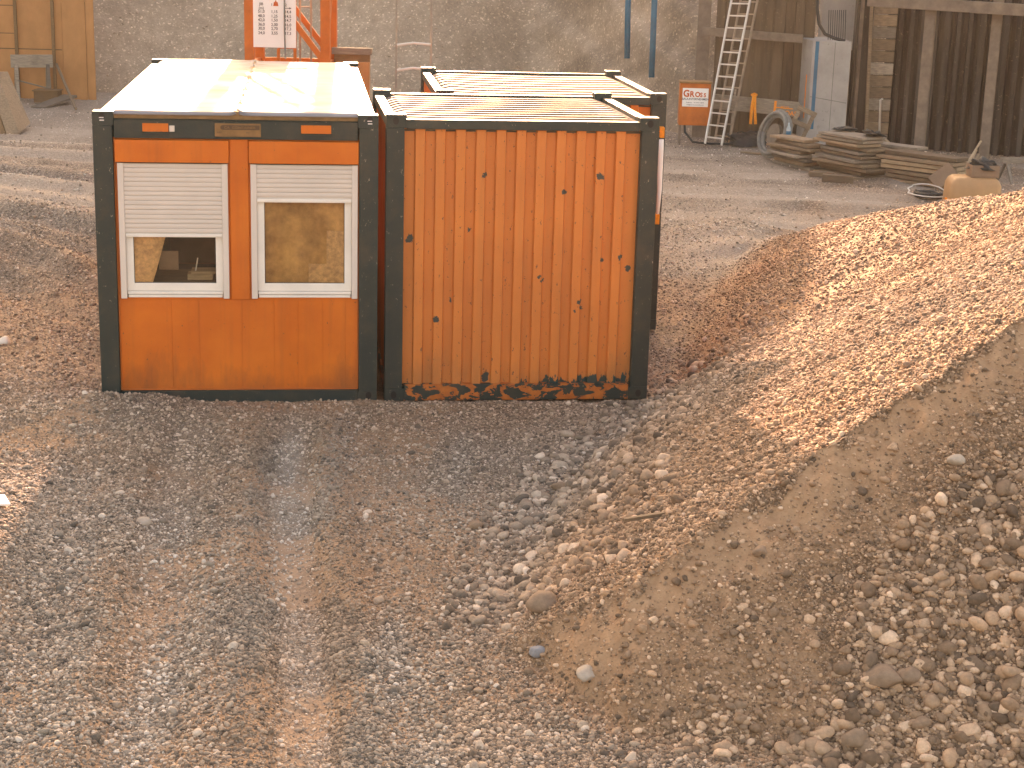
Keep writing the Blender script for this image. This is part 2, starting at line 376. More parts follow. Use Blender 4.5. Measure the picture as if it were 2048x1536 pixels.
# ------------------------------------------------------------------ building helpers
C = sc.collection
def rz(a): return Matrix.Rotation(a, 4, 'Z')
class MB:
    def __init__(s): s.v = []; s.f = []
    def add(s, vs, fs, mx=None):
        o = len(s.v); s.v += [tuple(mx @ Vector(v)) if mx else tuple(v) for v in vs]; s.f += [tuple(i+o for i in f) for f in fs]; return s
    def box(s, x0, x1, y0, y1, z0, z1, mx=None):
        v = [(x0, y0, z0), (x1, y0, z0), (x1, y1, z0), (x0, y1, z0), (x0, y0, z1), (x1, y0, z1), (x1, y1, z1), (x0, y1, z1)]
        return s.add(v, [(0, 3, 2, 1), (4, 5, 6, 7), (0, 1, 5, 4), (1, 2, 6, 5), (2, 3, 7, 6), (3, 0, 4, 7)], mx)
    def bar(s, p, q, w, h, up=(0, 0, 1)):
        p = Vector(p); q = Vector(q); d = (q-p).normalized(); a = d.cross(Vector(up))
        if a.length < 1e-4: a = d.cross(Vector((0, 1, 0)))
        a.normalize(); b = a.cross(d); a *= w/2; b *= h/2
        v = [p-a-b, p+a-b, p+a+b, p-a+b, q-a-b, q+a-b, q+a+b, q-a+b]
        return s.add(v, [(0, 1, 2, 3), (7, 6, 5, 4), (0, 4, 5, 1), (1, 5, 6, 2), (2, 6, 7, 3), (3, 7, 4, 0)])
    def tube(s, pts, r, n=8, cap=True):
        pts = [Vector(p) for p in pts]; rr = r if isinstance(r, (list, tuple)) else [r]*len(pts); o = len(s.v); prev = None
        for i, p in enumerate(pts):
            d = (pts[min(i+1, len(pts)-1)]-pts[max(i-1, 0)]).normalized()
            a = prev-d*prev.dot(d) if prev is not None else d.orthogonal()
            if a.length < 1e-5: a = d.orthogonal()
            a.normalize(); b = d.cross(a); prev = a
            for k in range(n):
                t = 2*math.pi*k/n; s.v.append(tuple(p+(a*math.cos(t)+b*math.sin(t))*rr[i]))
        for i in range(len(pts)-1):
            for k in range(n):
                k2 = (k+1) % n; s.f.append((o+i*n+k, o+i*n+k2, o+(i+1)*n+k2, o+(i+1)*n+k))
        if cap: s.f.append(tuple(o+k for k in range(n))[::-1]); s.f.append(tuple(o+(len(pts)-1)*n+k for k in range(n)))
        return s
    def prism(s, outline, t0, t1, axis='y', mx=None):
        n = len(outline)
        def P(a, b, t): return (a, t, b) if axis == 'y' else ((a, b, t) if axis == 'z' else (t, a, b))
        v = [P(a, b, t0) for a, b in outline]+[P(a, b, t1) for a, b in outline]
        f = [tuple(range(n)), tuple(range(2*n-1, n-1, -1))]+[(i, i+n, (i+1) % n+n, (i+1) % n) for i in range(n)]
        return s.add(v, f, mx)
    def build(s, name, mat, parent=None, bevel=0, smooth=False, loc=None):
        me = bpy.data.meshes.new(name); me.from_pydata(s.v, [], s.f); me.update()
        o = bpy.data.objects.new(name, me); C.objects.link(o)
        if mat is not None: me.materials.append(mat)
        if parent is not None: o.parent = parent
        if loc is not None: o.location = loc
        import bmesh
        bm = bmesh.new(); bm.from_mesh(me); bmesh.ops.recalc_face_normals(bm, faces=bm.faces); bm.to_mesh(me); bm.free()
        if smooth: me.shade_smooth()
        if bevel:
            b = o.modifiers.new('bevel', 'BEVEL'); b.width = bevel; b.segments = 2; b.limit_method = 'ANGLE'; b.harden_normals = False
        return o
def tag(o, label=None, cat=None, group=None, kind=None):
    if label: o['label'] = label
    if cat: o['category'] = cat
    if group: o['group'] = group
    if kind: o['kind'] = kind
    return o
def empty(name, loc, rot=0, label=None, cat=None, group=None):
    o = bpy.data.objects.new(name, None); C.objects.link(o); o.location = loc; o.rotation_euler.z = rot; o.empty_display_size = .2
    return tag(o, label, cat, group)
def copy_tree(o, parent=None):
    c = o.copy(); C.objects.link(c)
    if parent is not None: c.parent = parent
    for ch in list(o.children): copy_tree(ch, c)
    return c
def text_mesh(name, lines, mat, parent, off=.002):
    """lines: (string, x, z, size, align[, xscale]) on the local XZ plane, facing -Y"""
    mb = MB(); dg = None
    for ln in lines:
        s, x, z, size, al = ln[:5]; xs = ln[5] if len(ln) > 5 else 1
        cd = bpy.data.curves.new('txt', 'FONT'); cd.body = s; cd.size = size; cd.align_x = al; cd.extrude = off; cd.resolution_u = 3; cd.offset = (.035 if len(s) == 1 and s.isalpha() else .012)*size
        to = bpy.data.objects.new('txt', cd); C.objects.link(to)
        bpy.context.view_layer.update(); dg = bpy.context.evaluated_depsgraph_get()
        me = bpy.data.meshes.new_from_object(to.evaluated_get(dg))
        mx = Matrix.Translation((x, 0, z)) @ Matrix.Rotation(R(90), 4, 'X') @ Matrix.Diagonal((xs, 1, 1, 1))
        mb.add([v.co[:] for v in me.vertices], [tuple(p.vertices) for p in me.polygons], mx)
        bpy.data.objects.remove(to); bpy.data.curves.remove(cd); bpy.data.meshes.remove(me)
    me = bpy.data.meshes.new(name); me.from_pydata(mb.v, [], mb.f); me.update(); me.materials.append(mat)
    o = bpy.data.objects.new(name, me); C.objects.link(o); o.parent = parent
    return o

# ------------------------------------------------------------------ ground sheet
def np_grid(name, X, Y, Z, mat, attrs=None):
    nr, nc = X.shape; n = nr*nc
    me = bpy.data.meshes.new(name); me.vertices.add(n)
    co = np.stack([X.ravel(), Y.ravel(), Z.ravel()], 1).astype(np.float32); me.vertices.foreach_set('co', co.ravel())
    i = np.arange(n).reshape(nr, nc); q = np.stack([i[:-1, :-1], i[:-1, 1:], i[1:, 1:], i[1:, :-1]], -1).reshape(-1, 4)
    m = len(q); me.loops.add(m*4); me.loops.foreach_set('vertex_index', q.ravel().astype(np.int32))
    me.polygons.add(m); me.polygons.foreach_set('loop_start', np.arange(0, 4*m, 4, dtype=np.int32)); me.polygons.foreach_set('loop_total', np.full(m, 4, dtype=np.int32))
    me.update(calc_edges=True); me.polygons.foreach_set('use_smooth', np.ones(m, dtype=bool))
    for k, a in (attrs or {}).items():
        at = me.attributes.new(k, 'FLOAT', 'POINT'); at.data.foreach_set('value', a.ravel().astype(np.float32))
    me.materials.append(mat); o = bpy.data.objects.new(name, me); C.objects.link(o); return o
ys = [-60, -45, -30, -25, -12, -6, -2, 1, 3, 4.5, 5.5, 6.2]
yv = 6.7
while yv < 64:
    ys.append(yv); yv += max(.013, .000135*yv*yv)
ys += [66, 75, 90, 110]
us = np.concatenate([[-2.2, -1.8, -1.4, -1, -.75, -.6, -.5, -.44], np.linspace(-.40, .46, 860), [.5, .56, .65, .8, 1, 1.4, 1.8, 2.2]])
YY = np.array(ys)
X = us[None, :]*(np.abs(YY)[:, None]*.82+2.0); Y = np.repeat(YY[:, None], len(us), 1)
Z = height(X, Y)
fadeY = ss(64, 75, np.abs(Y)); Z = Z*(1-fadeY); Z = np.where(np.abs(X) > 60, 0, Z)
ground = np_grid('ground', X, Y, Z, M['ground'], {'silt': silt_map(X, Y), 'brown': brown_map(X, Y), 'dust': dust_map(X, Y)})
tag(ground, 'grey brown gravel ground of the pit with wheel ruts and a heap at the right', kind='structure')

# excavation bank behind the yard
def bank_foot(x): return 43.6 - 6.0*ss(.8, 4.6, x) + .5*np.sin(x*.7)
def bank_H(x):  # height of the unseen bank top, shaped so its shadow covers the yard
    f = bank_foot(x); ysh = 12.5+7.0*ss(-.3, 2.2, x)
    return (f-ysh)/(1/math.tan(SUN_EL)-1/1.28)
bxs = np.concatenate([np.linspace(-80, -22, 30), np.linspace(-20, 18, 420), np.linspace(20, 80, 30)])
tt = np.concatenate([np.linspace(-.3, 4.5, 110), np.linspace(4.7, 10, 40)])
TX, TT = np.meshgrid(bxs, tt)
BH = bank_H(TX); hh = np.where(TT <= 4.5, TT, 4.5+(TT-4.5)/5.5*(BH-4.5))
BY = bank_foot(TX)+hh/1.28
dn = .30*fbm(TX, hh, .35, 4, 61)+.06*fbm(TX, hh, 2.2, 4, 62)
rib = ss(.5, 2.5, TX)*.16*np.sin((TX*1.1+hh*1.6)*3.1+2*fbm(TX, hh, .6, 2, 63))*ss(6, 4, TX)
flat = ss(9.0, 10, TT)
BY = BY-(dn+rib)*(1-flat)*.8; BZ = hh+(dn+rib)*.55*(1-flat)
TX2 = np.vstack([TX, TX[-1:], TX[-1:]]); BY2 = np.vstack([BY, BY[-1:]+10, BY[-1:]+45]); BZ2 = np.vstack([BZ, BZ[-1:], BZ[-1:]])
stk = ss(.3, 2.0, TX2)*np.clip(.5+1.6*fbm((TX2*.75+BZ2*.65)*.55, (BZ2*.75-TX2*.65)*2.6, .8, 4, 65), 0, 1)+(1-ss(.3, 2.0, TX2))*.5  # diagonal rib shading put into the colour as light and dark streaks
bank = np_grid('bank', TX2, BY2, BZ2, M['bank'], {'rib_shade': stk})
tag(bank, 'steep grey brown gravel bank of the pit rising behind the huts', kind='structure')

# ------------------------------------------------------------------ gravel stones (stuff)
def icosphere(n):
    import bmesh
    bm = bmesh.new(); bmesh.ops.create_icosphere(bm, subdivisions=n, radius=1)
    v = np.array([p.co[:] for p in bm.verts]); f = [tuple(q.index for q in p.verts) for p in bm.faces]; bm.free(); return v, f
def stone_shape(rs, sub=3, sharp=False):
    v, f = icosphere(sub); v = v*np.array([1.0, rs.uniform(.66, .95), rs.uniform(.45, .75)])
    for _ in range(rs.randint(5, 9) if not sharp else 12):       # flats worn on the stone
        n = rs.normal(size=3); n /= np.linalg.norm(n); sup = np.abs(v@n).max(); d = rs.uniform(.62, .88)*sup
        e = v@n-d; v = v-np.outer(np.where(e > 0, e*(.75 if not sharp else .95), 0), n)
    for k in range(4):
        n = rs.normal(size=3)*1.6; v = v*(1+.035*np.sin(v@n*2+rs.uniform(0, 6)))[:, None]
    return v, f
NVAR = 12
rs = np.random.RandomState(5)
def scatter(n, y0, y1, u0, u1, rmin, rmax, alpha, dens, seed, pw=0.0):
    r = np.random.RandomState(seed)
    q = r.rand(n)
    if pw == 0: y = y0+(y1-y0)*q
    elif pw == 1: y = y0*(y1/y0)**q
    else: y = (y0**(1-pw)+q*(y1**(1-pw)-y0**(1-pw)))**(1/(1-pw))
    x = (u0+(u1-u0)*r.rand(n))*(y*.82+2)
    rad = np.minimum(rmax, rmin*r.rand(n)**(-1/alpha))
    keep = r.rand(n) < dens(x, y, rad); return x[keep], y[keep], rad[keep]
def inhut(x, y):
    a = .11; lx = (x+3.4)*math.cos(a)+(y-14.67)*math.sin(a); ly = -(x+3.4)*math.sin(a)+(y-14.67)*math.cos(a)
    return (lx > -.0) & (lx < 5.0) & (ly > -.0) & (ly < 6.1)
def cobble(x, y):
    xf, yr, left, front, back = heap_parts(x, y); d = x-xf
    a = ss(-.45, -.05, d)*ss(1.3, .4, d)*ss(9.6, 10.2, y)*ss(17.5, 14, y)
    dp = (left-front)/.64; fr = ss(-.02, .3, dp)
    b = fr*ss(.4, 1., x)*ss(-.03, .14, fbm(x, y, .85, 2, 71))*ss(.75, 1.2, dp+.1)
    return np.clip(a+b, 0, 1)
def dS(x, y, r): return np.clip(1-.85*silt_map(x, y)-.3*dust_map(x, y), .22, 1)*(~inhut(x, y))
def dM(x, y, r):
    c = cobble(x, y); return np.clip((.4+.6*ss(-.1, .25, fbm(x, y, .9, 3, 73))+.5*ss(.1,.4,heap_parts(x,y)[2])*ss(.05,-.1,heap_parts(x,y)[2]-heap_parts(x,y)[3]))*(1-.88*silt_map(x, y))*(1-.75*dust_map(x, y))+c*.8, .07, 1)*(~inhut(x, y))
def dL(x, y, r): return np.clip(.07*(1-.8*silt_map(x, y))*(1-.9*dust_map(x, y))+.07*ss(.1,.4,heap_parts(x,y)[2])+cobble(x, y)*.9, .012, 1)*(~inhut(x, y))
sets = [scatter(330000, 7.0, 15.5, -.33, .38, .0045, .011, 2.2, dS, 1, 1.0),
        scatter(260000, 7.0, 24, -.34, .40, .010, .022, 2.4, dM, 2, 1.5),
        scatter(60000, 7.0, 27, -.34, .42, .019, .042, 2.6, dL, 3, 1.4),
        scatter(16000, 7.0, 18, -.2, .42, .034, .07, 2.6, lambda x, y, r: np.clip(cobble(x, y), 0, 1)*.6*(~inhut(x, y)), 4, 1.2),
        scatter(90000, 19, 43, -.36, .40, .009, .03, 2.8, lambda x, y, r: (.4+.5*ss(-.1, .2, fbm(x, y, .5, 3, 75)))*(1-.6*dust_map(x, y))*(~inhut(x, y)), 6, 1.0)]
gx = np.concatenate([s[0] for s in sets]); gy = np.concatenate([s[1] for s in sets]); gr_ = np.concatenate([s[2] for s in sets])
# keep stones off the strip behind the wall
gz = height(gx, gy)+gr_*.12
r_ = np.random.RandomState(9)
# stones lodged in the bank
nb = 6000; bx_ = r_.uniform(-14, 14, nb); bi = r_.uniform(.0, 4.4, nb)
iu = np.interp(bx_, bxs, np.arange(len(bxs))); it = np.interp(bi, tt, np.arange(len(tt)))
i0 = iu.astype(int).clip(0, len(bxs)-2); j0 = it.astype(int).clip(0, len(tt)-2); fu = iu-i0; ft = it-j0
def bil(A): return (A[j0, i0]*(1-fu)+A[j0, i0+1]*fu)*(1-ft)+(A[j0+1, i0]*(1-fu)+A[j0+1, i0+1]*fu)*ft
br_ = np.minimum(.055, .013*r_.rand(nb)**(-1/2.4))
gx = np.concatenate([gx, bx_]); gy = np.concatenate([gy, bil(BY)]); gz = np.concatenate([gz, bil(BZ)]); gr_ = np.concatenate([gr_, br_])
npb = len(gx); nbank = nb
def gravel():
    vs, fs, gid = [], [], []; o = 0
    for k in range(NVAR):
        v, f = stone_shape(rs, 2, k % 4 == 3); vs.append(v); fs += [tuple(i+o for i in q) for q in f]; gid += [k]*len(v); o += len(v)
    pts = np.stack([gx, gy, gz], 1); allv = np.vstack(vs+[pts])
    me = bpy.data.meshes.new('gravel'); me.from_pydata(np.round(allv, 4).tolist(), [], fs); me.update()
    me.polygons.foreach_set('use_smooth', np.ones(len(me.polygons), dtype=bool))
    def A(name, typ, arr, key='value'):
        a = me.attributes.new(name, typ, 'POINT'); a.data.foreach_set(key, np.ascontiguousarray(arr).ravel())
    z = lambda a: np.concatenate([np.zeros(o), a]).astype(np.float32)
    A('gid', 'INT', np.concatenate([np.array(gid), np.full(npb, -1)]).astype(np.int32))
    A('rad', 'FLOAT', z(gr_))
    tint = r_.rand(npb)**1.1; dd_ = dust_map(gx, gy); tint = np.clip(tint+.34*dd_, 0, 1)
    lx_ = np.abs(gx-(-.92-.118*(gy-8.16))); ridge_ = np.exp(-((lx_-.30)/.10)**2)*ss(15, 13, gy)*ss(20, 15, gy); tint = tint*(1-.28*ridge_*(gy < 15))
    tint[-nbank:] = r_.rand(nbank); tint[-nbank:] = .45+.55*tint[-nbank:]
    A('tint', 'FLOAT', z(tint)); b = brown_map(gx, gy)*.9+.25*(r_.rand(npb)-.5); b[-nbank:] = .3; A('brn', 'FLOAT', z(np.clip(b, 0, 1)))
    rot = np.zeros((o+npb, 3), np.float32); rot[o:, 2] = r_.rand(npb)*6.283; rot[o:, 0] = r_.normal(0, .45, npb); rot[o:, 1] = r_.normal(0, .45, npb)
    A('rot', 'FLOAT_VECTOR', rot, 'vector')
    me.materials.append(M['pebble'])
    ob = bpy.data.objects.new('gravel', me); C.objects.link(ob)
    ng = bpy.data.node_groups.new('scatter_stones', 'GeometryNodeTree')
    ng.interface.new_socket('Geometry', in_out='INPUT', socket_type='NodeSocketGeometry'); ng.interface.new_socket('Geometry', in_out='OUTPUT', socket_type='NodeSocketGeometry')
    N = ng.nodes; L = ng.links; gi = N.new('NodeGroupInput'); go = N.new('NodeGroupOutput')
    def named(nm, typ):
        a = N.new('GeometryNodeInputNamedAttribute'); a.data_type = typ; a.inputs[0].default_value = nm; return [s for s in a.outputs if s.enabled][0]
    cmp = N.new('FunctionNodeCompare'); cmp.data_type = 'INT'; cmp.operation = 'GREATER_EQUAL'
    ii = [s for s in cmp.inputs if s.enabled]; L.new(named('gid', 'INT'), ii[0]); ii[1].default_value = 0
    sep = N.new('GeometryNodeSeparateGeometry'); sep.domain = 'POINT'; L.new(gi.outputs[0], sep.inputs[0]); L.new(cmp.outputs[0], sep.inputs['Selection'])
    sp = N.new('GeometryNodeSplitToInstances'); sp.domain = 'POINT'; L.new(sep.outputs[0], sp.inputs[0]); L.new(named('gid', 'INT'), sp.inputs['Group ID'])
    ip = N.new('GeometryNodeInstanceOnPoints'); L.new(sep.outputs[1], ip.inputs['Points']); L.new(sp.outputs[0], ip.inputs['Instance'])
    ip.inputs['Pick Instance'].default_value = True
    rv = N.new('FunctionNodeRandomValue'); rv.data_type = 'INT'
    ri = [s for s in rv.inputs if s.enabled]; ri[0].default_value = 0; ri[1].default_value = NVAR-1
    L.new([s for s in rv.outputs if s.enabled][0], ip.inputs['Instance Index'])
    e2r = N.new('FunctionNodeEulerToRotation'); L.new(named('rot', 'FLOAT_VECTOR'), e2r.inputs[0]); L.new(e2r.outputs[0], ip.inputs['Rotation'])
    L.new(named('rad', 'FLOAT'), ip.inputs['Scale']); L.new(ip.outputs[0], go.inputs[0])
    md = ob.modifiers.new('stones', 'NODES'); md.node_group = ng
    tag(ob, 'loose rounded river gravel strewn over the ground and heap', kind='stuff')
gravel()
print('stones', npb)

# ------------------------------------------------------------------ huts (steel containers)
def corner_block(mb, x, y, z):
    mb.box(x, x+.178, y, y+.162, z, z+.118)
def frame_part(root, W, D, H, post, topz, botz, mat, name='frame', rails=True, peel=None):
    for x in (0, W-post):
        for y in (0, D-post): MB().box(x, x+post, y, y+post, .118, H-.118).build('corner_post', mat, root, .006)
    for x in (0, W-.178):
        for y in (0, D-.162):
            for z in (0, H-.118): mb = MB(); corner_block(mb, x, y, z); mb.build('corner_casting', mat, root, .006)
def hut_site_office():
    root = empty('office_container', (-3.3984, 14.6704, 0), .107, 'orange site office hut with two shuttered windows and a white roof', 'site hut')
    W, D, H = 2.44, 6.06, 2.6
    frame_part(root, W, D, H, .165, 0, 0, M['frame'])
    # top and bottom rails
    mb = MB(); mb.box(.178, W-.178, .012, .12, 2.375, 2.535); mb.box(.178, W-.178, .004, .012, 2.528, 2.537)
    mb.box(.178, W-.178, D-.12, D-.012, 2.375, 2.535)
    for x in (.012, W-.13): mb.box(x, x+.118, .162, D-.162, 2.42, 2.56)
    mb.build('top_rail', M['frame'], root, .004)
    mb = MB(); mb.box(.178, W-.178, .012, .12, .0, .125); mb.box(.178, W-.178, D-.12, D-.012, 0, .125)
    for x in (.012, W-.13): mb.box(x, x+.118, .162, D-.162, .01, .15)
    mb.build('bottom_rail', M['frame'], root, .004)
    mb = MB(); mb.box(.178, W-.178, .045, .10, 2.538, 2.578); mb.build('roof_fascia', M['plate'], root, .003)
    # fork pockets and maker's plate on the top rail
    for x0, x1 in ((.42, .64), (1.77, 2.03)):
        p = MB().box(x0, x1, .004, .0115, 2.432, 2.505).build('fork_pocket', M['orange'], root, .003)
        MB().box(x0-.004, x1+.01, -.012, .010, 2.412, 2.424).build('pocket_lip', M['frame'], p)
    MB().box(.648, .692, -.004, .011, 2.435, 2.487).build('fork_pocket', M['slat'], root, .003)
    pl = MB().box(1.032, 1.426, -.001, .0105, 2.398, 2.512).build('maker_plate', M['plate'], root, .003)
    em = MB()
    ol = [(1.10+.02*math.cos(a)-.0, 2.478+.02*math.sin(a)) for a in [math.pi/2+k*math.pi/6 for k in range(7)]]+[(1.415+.0*1, 2.458), (1.415, 2.498)]
    em.prism(ol, -.004, -.0012); em.build('plate_band', M['plate_text'], pl)
    text_mesh('lettering', [('CA  CONTAINER', 1.112, 2.468, .028, 'LEFT', 1.25)], M['plate'], pl, .0015).location = (0, -.0055, 0)
    text_mesh('small_lettering', [('BURO', 1.05, 2.43, .016, 'LEFT'), ('BAU', 1.30, 2.43, .016, 'LEFT')], M['plate_text'], pl, .001).location = (0, -.002, 0)
    # end wall, with real window openings
    xs_ = [.165, .19, 1.141, 1.325, 2.264, 2.275]; wl_ = MB()
    y0, y1 = .055, .095
    wl_.box(.165, 2.275, y0, y1, .125, .970)
    wl_.box(.165, 2.275, y0, y1, 2.165, 2.375)
    wl_.box(.165, .196, y0, y1, .970, 2.165); wl_.box(2.256, 2.275, y0, y1, .970, 2.165); wl_.box(1.133, 1.333, y0, y1, .970, 2.165)
    for x in (.62, .86, 1.235, 1.52, 1.73, 1.95, 2.15): wl_.box(x, x+.006, y0-.004, y0+.001, .13, .955)
    wl_.box(.172, 2.27, y0-.005, y0, .948, .953)
    wl_.build('end_wall', M['orange'], root, .002)
    MB().box(.168, .18, .038, .056, .13, 2.36).box(2.262, 2.272, .038, .056, .13, 2.36).box(.18, 2.262, .036, .056, .128, .138).build('edge_strip', M['orange_steel'], root, .002)
    MB().box(1.152, 1.314, .035, .0545, .955, 2.372).build('centre_post', M['orange'], root, .004)
    for x0, x1 in ((.182, 1.148), (1.318, 2.268)):
        MB().box(x0, x1, -.002, .0545, 2.168, 2.362).build('shutter_box', M['orange'], root, .006)
        MB().box(x0+.004, x1-.004, .004, .05, 2.1625, 2.1675).build('gap_shade', M['dark'], root)  # dark strip put in for the shade in the gap below the box
    # windows
    for x0, x1, zs in ((.196, 1.135, 1.515), (1.331, 2.262, 1.828)):
        w = MB()
        w.box(x0+.052, x0+.115, .052, .10, 1.03, 2.16); w.box(x1-.115, x1-.052, .052, .10, 1.03, 2.16); w.box(x0+.052, x1-.052, .053, .10, 1.03, 1.10)
        w.box(x0+.115, x1-.115, .0535, .1, 2.1, 2.16)
        w.box(x0+.06, x1-.06, .042, .10, .972, .998); w.box(x0+.056, x1-.056, .036, .10, 1.002, 1.028)
        wf = w.build('window', M['white'], root, .005)
        MB().box(x0, x0+.052, .012, .10, .968, 2.162).build('guide_rail', M['slat'], wf, .004)
        MB().box(x1-.052, x1, .012, .10, .968, 2.162).build('guide_rail', M['slat'], wf, .004)
        pr = []; z = 2.158
        while z > zs+.05:
            pr += [(.036, z), (.0262, z-.0015), (.0245, z-.008), (.0245, z-.028), (.0262, z-.0352), (.036, z-.0365)]; z -= .0405
        s = MB(); n = len(pr); v = [(x0+.05, a, b) for a, b in pr]+[(x1-.05, a, b) for a, b in pr]
        s.add(v, [(i, i+1, n+i+1, n+i) for i in range(n-1)])
        s.box(x0+.05, x1-.05, .038, .042, zs+.03, 2.16)
        sh = s.build('roller_shutter', M['slat'], wf)
        MB().box(x0+.054, x1-.054, .018, .040, zs, zs+.03).box(x0+.054, x1-.054, .014, .038, zs+.012, zs+.017).build('shutter_bar', M['white'], sh, .003)
        MB().box(x0+.112, x1-.112, .072, .076, 1.098, 2.10).build('pane', M['glass'], wf)
        MB().box(x0+.113, x0+.119, .064, .072, 1.1, 2.1).box(x1-.119, x1-.113, .064, .072, 1.1, 2.1).box(x0+.119, x1-.119, .064, .072, 1.098, 1.104).build('gasket', M['rubber'], wf)
    # side, rear, floor, ceiling linings
    sd = MB()
    for x0, x1 in ((.03, .06), (W-.06, W-.03)):
        MB().box(x0, x1, .165, D-.165, .15, 2.42).build('side_wall', M['orange'], root, .003)
    MB().box(.178, W-.178, D-.09, D-.05, .125, 2.375).build('rear_wall', M['orange'], root)
    inn = MB(); inn.box(.062, .075, .10, D-.1, .15, 2.4); inn.box(W-.075, W-.062, .10, D-.1, .15, 2.4); inn.box(.08, W-.08, .1, D-.1, .10, .14); inn.box(.08, W-.08, .1, D-.1, 2.40, 2.43); inn.box(.08, W-.08, D-.14, D-.1, .15, 2.4)
    inn.build('room_lining', M['inner'], root)
    # roof sheets with wrinkled surface and a seam
    def sheet(x0, x1, seed):
        nx, ny = 26, 70; xs2 = np.linspace(x0, x1, nx); ysv = np.linspace(.035, D-.04, ny); XX, Y2 = np.meshgrid(xs2, ysv)
        ed = ss(0, .08, np.minimum(np.minimum(XX-.10, W-.10-XX), np.minimum(Y2-.03, D-.03-Y2)))
        edge_x = XX + (.012*np.sin(Y2*9+seed)+.008*np.sin(Y2*23))*np.exp(-(np.minimum(np.abs(XX-1.226), .4)/.05)**2)
        ZZ = 2.582+.022*ed+.012*ed*fbm(XX, Y2*1.6, 1.4, 3, seed)+.014*np.exp(-((XX-1.226)/.035)**2)
        return edge_x, Y2, ZZ
    for x0, x1, sd_ in ((.105, 1.212, 81), (1.232, W-.105, 84)):
        a, b, c = sheet(x0, x1, sd_); o = np_grid('roof_sheet', a, b, c, M['roofA']); o.parent = root
        md = o.modifiers.new('solid', 'SOLIDIFY'); md.thickness = .01; md.offset = -1
    MB().box(.10, W-.10, .10, D-.1, 2.545, 2.57).build('roof_deck', M['plate'], root)
    MB().box(1.208, 1.236, .05, D-.05, 2.571, 2.609).build('roof_seam', M['batten'], root)
    for x in (.082, W-.075): 
        for z in (.08, 2.556):
            o = MB().prism([(x+.026*math.cos(k*math.pi/8), z+.034*math.sin(k*math.pi/8)) for k in range(16)], -.0015, .01).build('casting_hole', M['dark'], root)
            if z > 1: MB().box(x-.022, x+.018, -.004, -.0018, z-.012, z-.004).box(x-.018, x+.02, -.004, -.0018, z-.035, z-.026).build('hole_edge', M['paper'], o)
    return root
office = hut_site_office()
def item(name, mb, mat, root_like, label, cat, bevel=.003, group=None, smooth=False):
    """a top-level thing built in the coordinates of a hut"""
    o = mb.build(name, mat, None, bevel, smooth); o.location = root_like.location; o.rotation_euler = root_like.rotation_euler
    return tag(o, label, cat, group)
item('reflection_panel', MB().prism([(.26, 1.02), (.44, 1.02), (.50, 1.2), (.60, 1.56), (.26, 1.56)], .102, .112), M['card_reflection'], office, 'ochre panel with slanted edge, standing in for sunlit gravel reflected in the left hut window', 'panel')  # bright sheet added for the sunlit gravel reflected in the pane
item('desk', MB().box(.25, 1.1, .15, .75, 1.06, 1.09).box(.27, .31, .7, .74, .14, 1.06).box(1.04, 1.08, .7, .74, .14, 1.06).box(.27, .31, .16, .2, .14, 1.06).box(1.04, 1.08, .16, .2, .14, 1.06), M['wood'], office, 'wooden desk under the left window inside the office hut', 'desk')
item('cardboard_sheet', MB().box(.51, .685, .2, .205, 1.19, 1.36), M['card'], office, 'square brown cardboard sheet standing inside the left hut window', 'cardboard')
item('file_box', MB().box(.76, .98, .2, .36, 1.10, 1.15).box(.79, 1.02, .2, .4, 1.152, 1.175), M['wood_pale'], office, 'flat pale box of papers on the desk inside the left hut window', 'box')
item('pencil', MB().bar((.83, .24, 1.176), (.85, .25, 1.29), .008, .008), M['paper'], office, 'thin white stick standing on the papers in the left hut window', 'stick', 0)
def blind():
    n = 60; a = np.linspace(1.40, 2.19, n); b = np.linspace(1.03, 1.95, 20); A_, B_ = np.meshgrid(a, b)
    Y_ = .118+.012*np.sin(A_*38+1.5*np.sin(B_*3))+.01*np.sin(A_*17)
    o = np_grid('curtain', A_, Y_, B_, M['ochre']); o.location = office.location; o.rotation_euler = office.rotation_euler
    tag(o, 'ochre curtain with glow and blotchy shading painted in, behind the right hut window', 'curtain')
blind()
item('cardboard_sheet', MB().box(1.83, 2.15, .092, .096, 1.03, 1.27), M['card_reflection'], office, 'wide tan cardboard sheet low in the right hut window', 'cardboard', .001)
item('cardboard_sheet', MB().box(1.99, 2.17, .084, .088, 1.25, 1.57), M['card_reflection'], office, 'tall tan cardboard sheet at the right edge of the right hut window', 'cardboard', .001)

def ribbed_roof(root, W, D, z, n, mat, sag=.0, seed=1):
    xs2 = np.linspace(.10, W-.10, 40); per = (D-.26)/n; rows = [(.07, 0)]
    for k in range(n):
        y = .14+k*per; rows += [(y, 0), (y+.03, 1), (y+per*.45, 1), (y+per*.45+.03, 0)]
    rows += [(D-.10, 0), (D-.06, 0)]
    XX, Y2 = np.meshgrid(xs2, [r[0] for r in rows]); A_ = np.array([r[1] for r in rows])[:, None]
    endf = ss(.10, .2, XX)*ss(W-.10, W-.2, XX)
    wob = sag*fbm(XX, Y2*.2, .9, 3, seed)
    Z2 = z+.036*A_*endf-.02*np.sin(np.clip((XX-.1)/(W-.2), 0, 1)*math.pi)*(sag*20)+.5*wob
    o = np_grid('ribbed_roof', XX, Y2+wob, Z2, mat); o.data.polygons.foreach_set('use_smooth', np.zeros(len(o.data.polygons), dtype=bool)); o.parent = root
    md = o.modifiers.new('solid', 'SOLIDIFY'); md.thickness = .006; md.offset = -1
    MB().box(.08, W-.08, .06, D-.06, z-.06, z-.045).build('roof_deck', M['inner'], root)
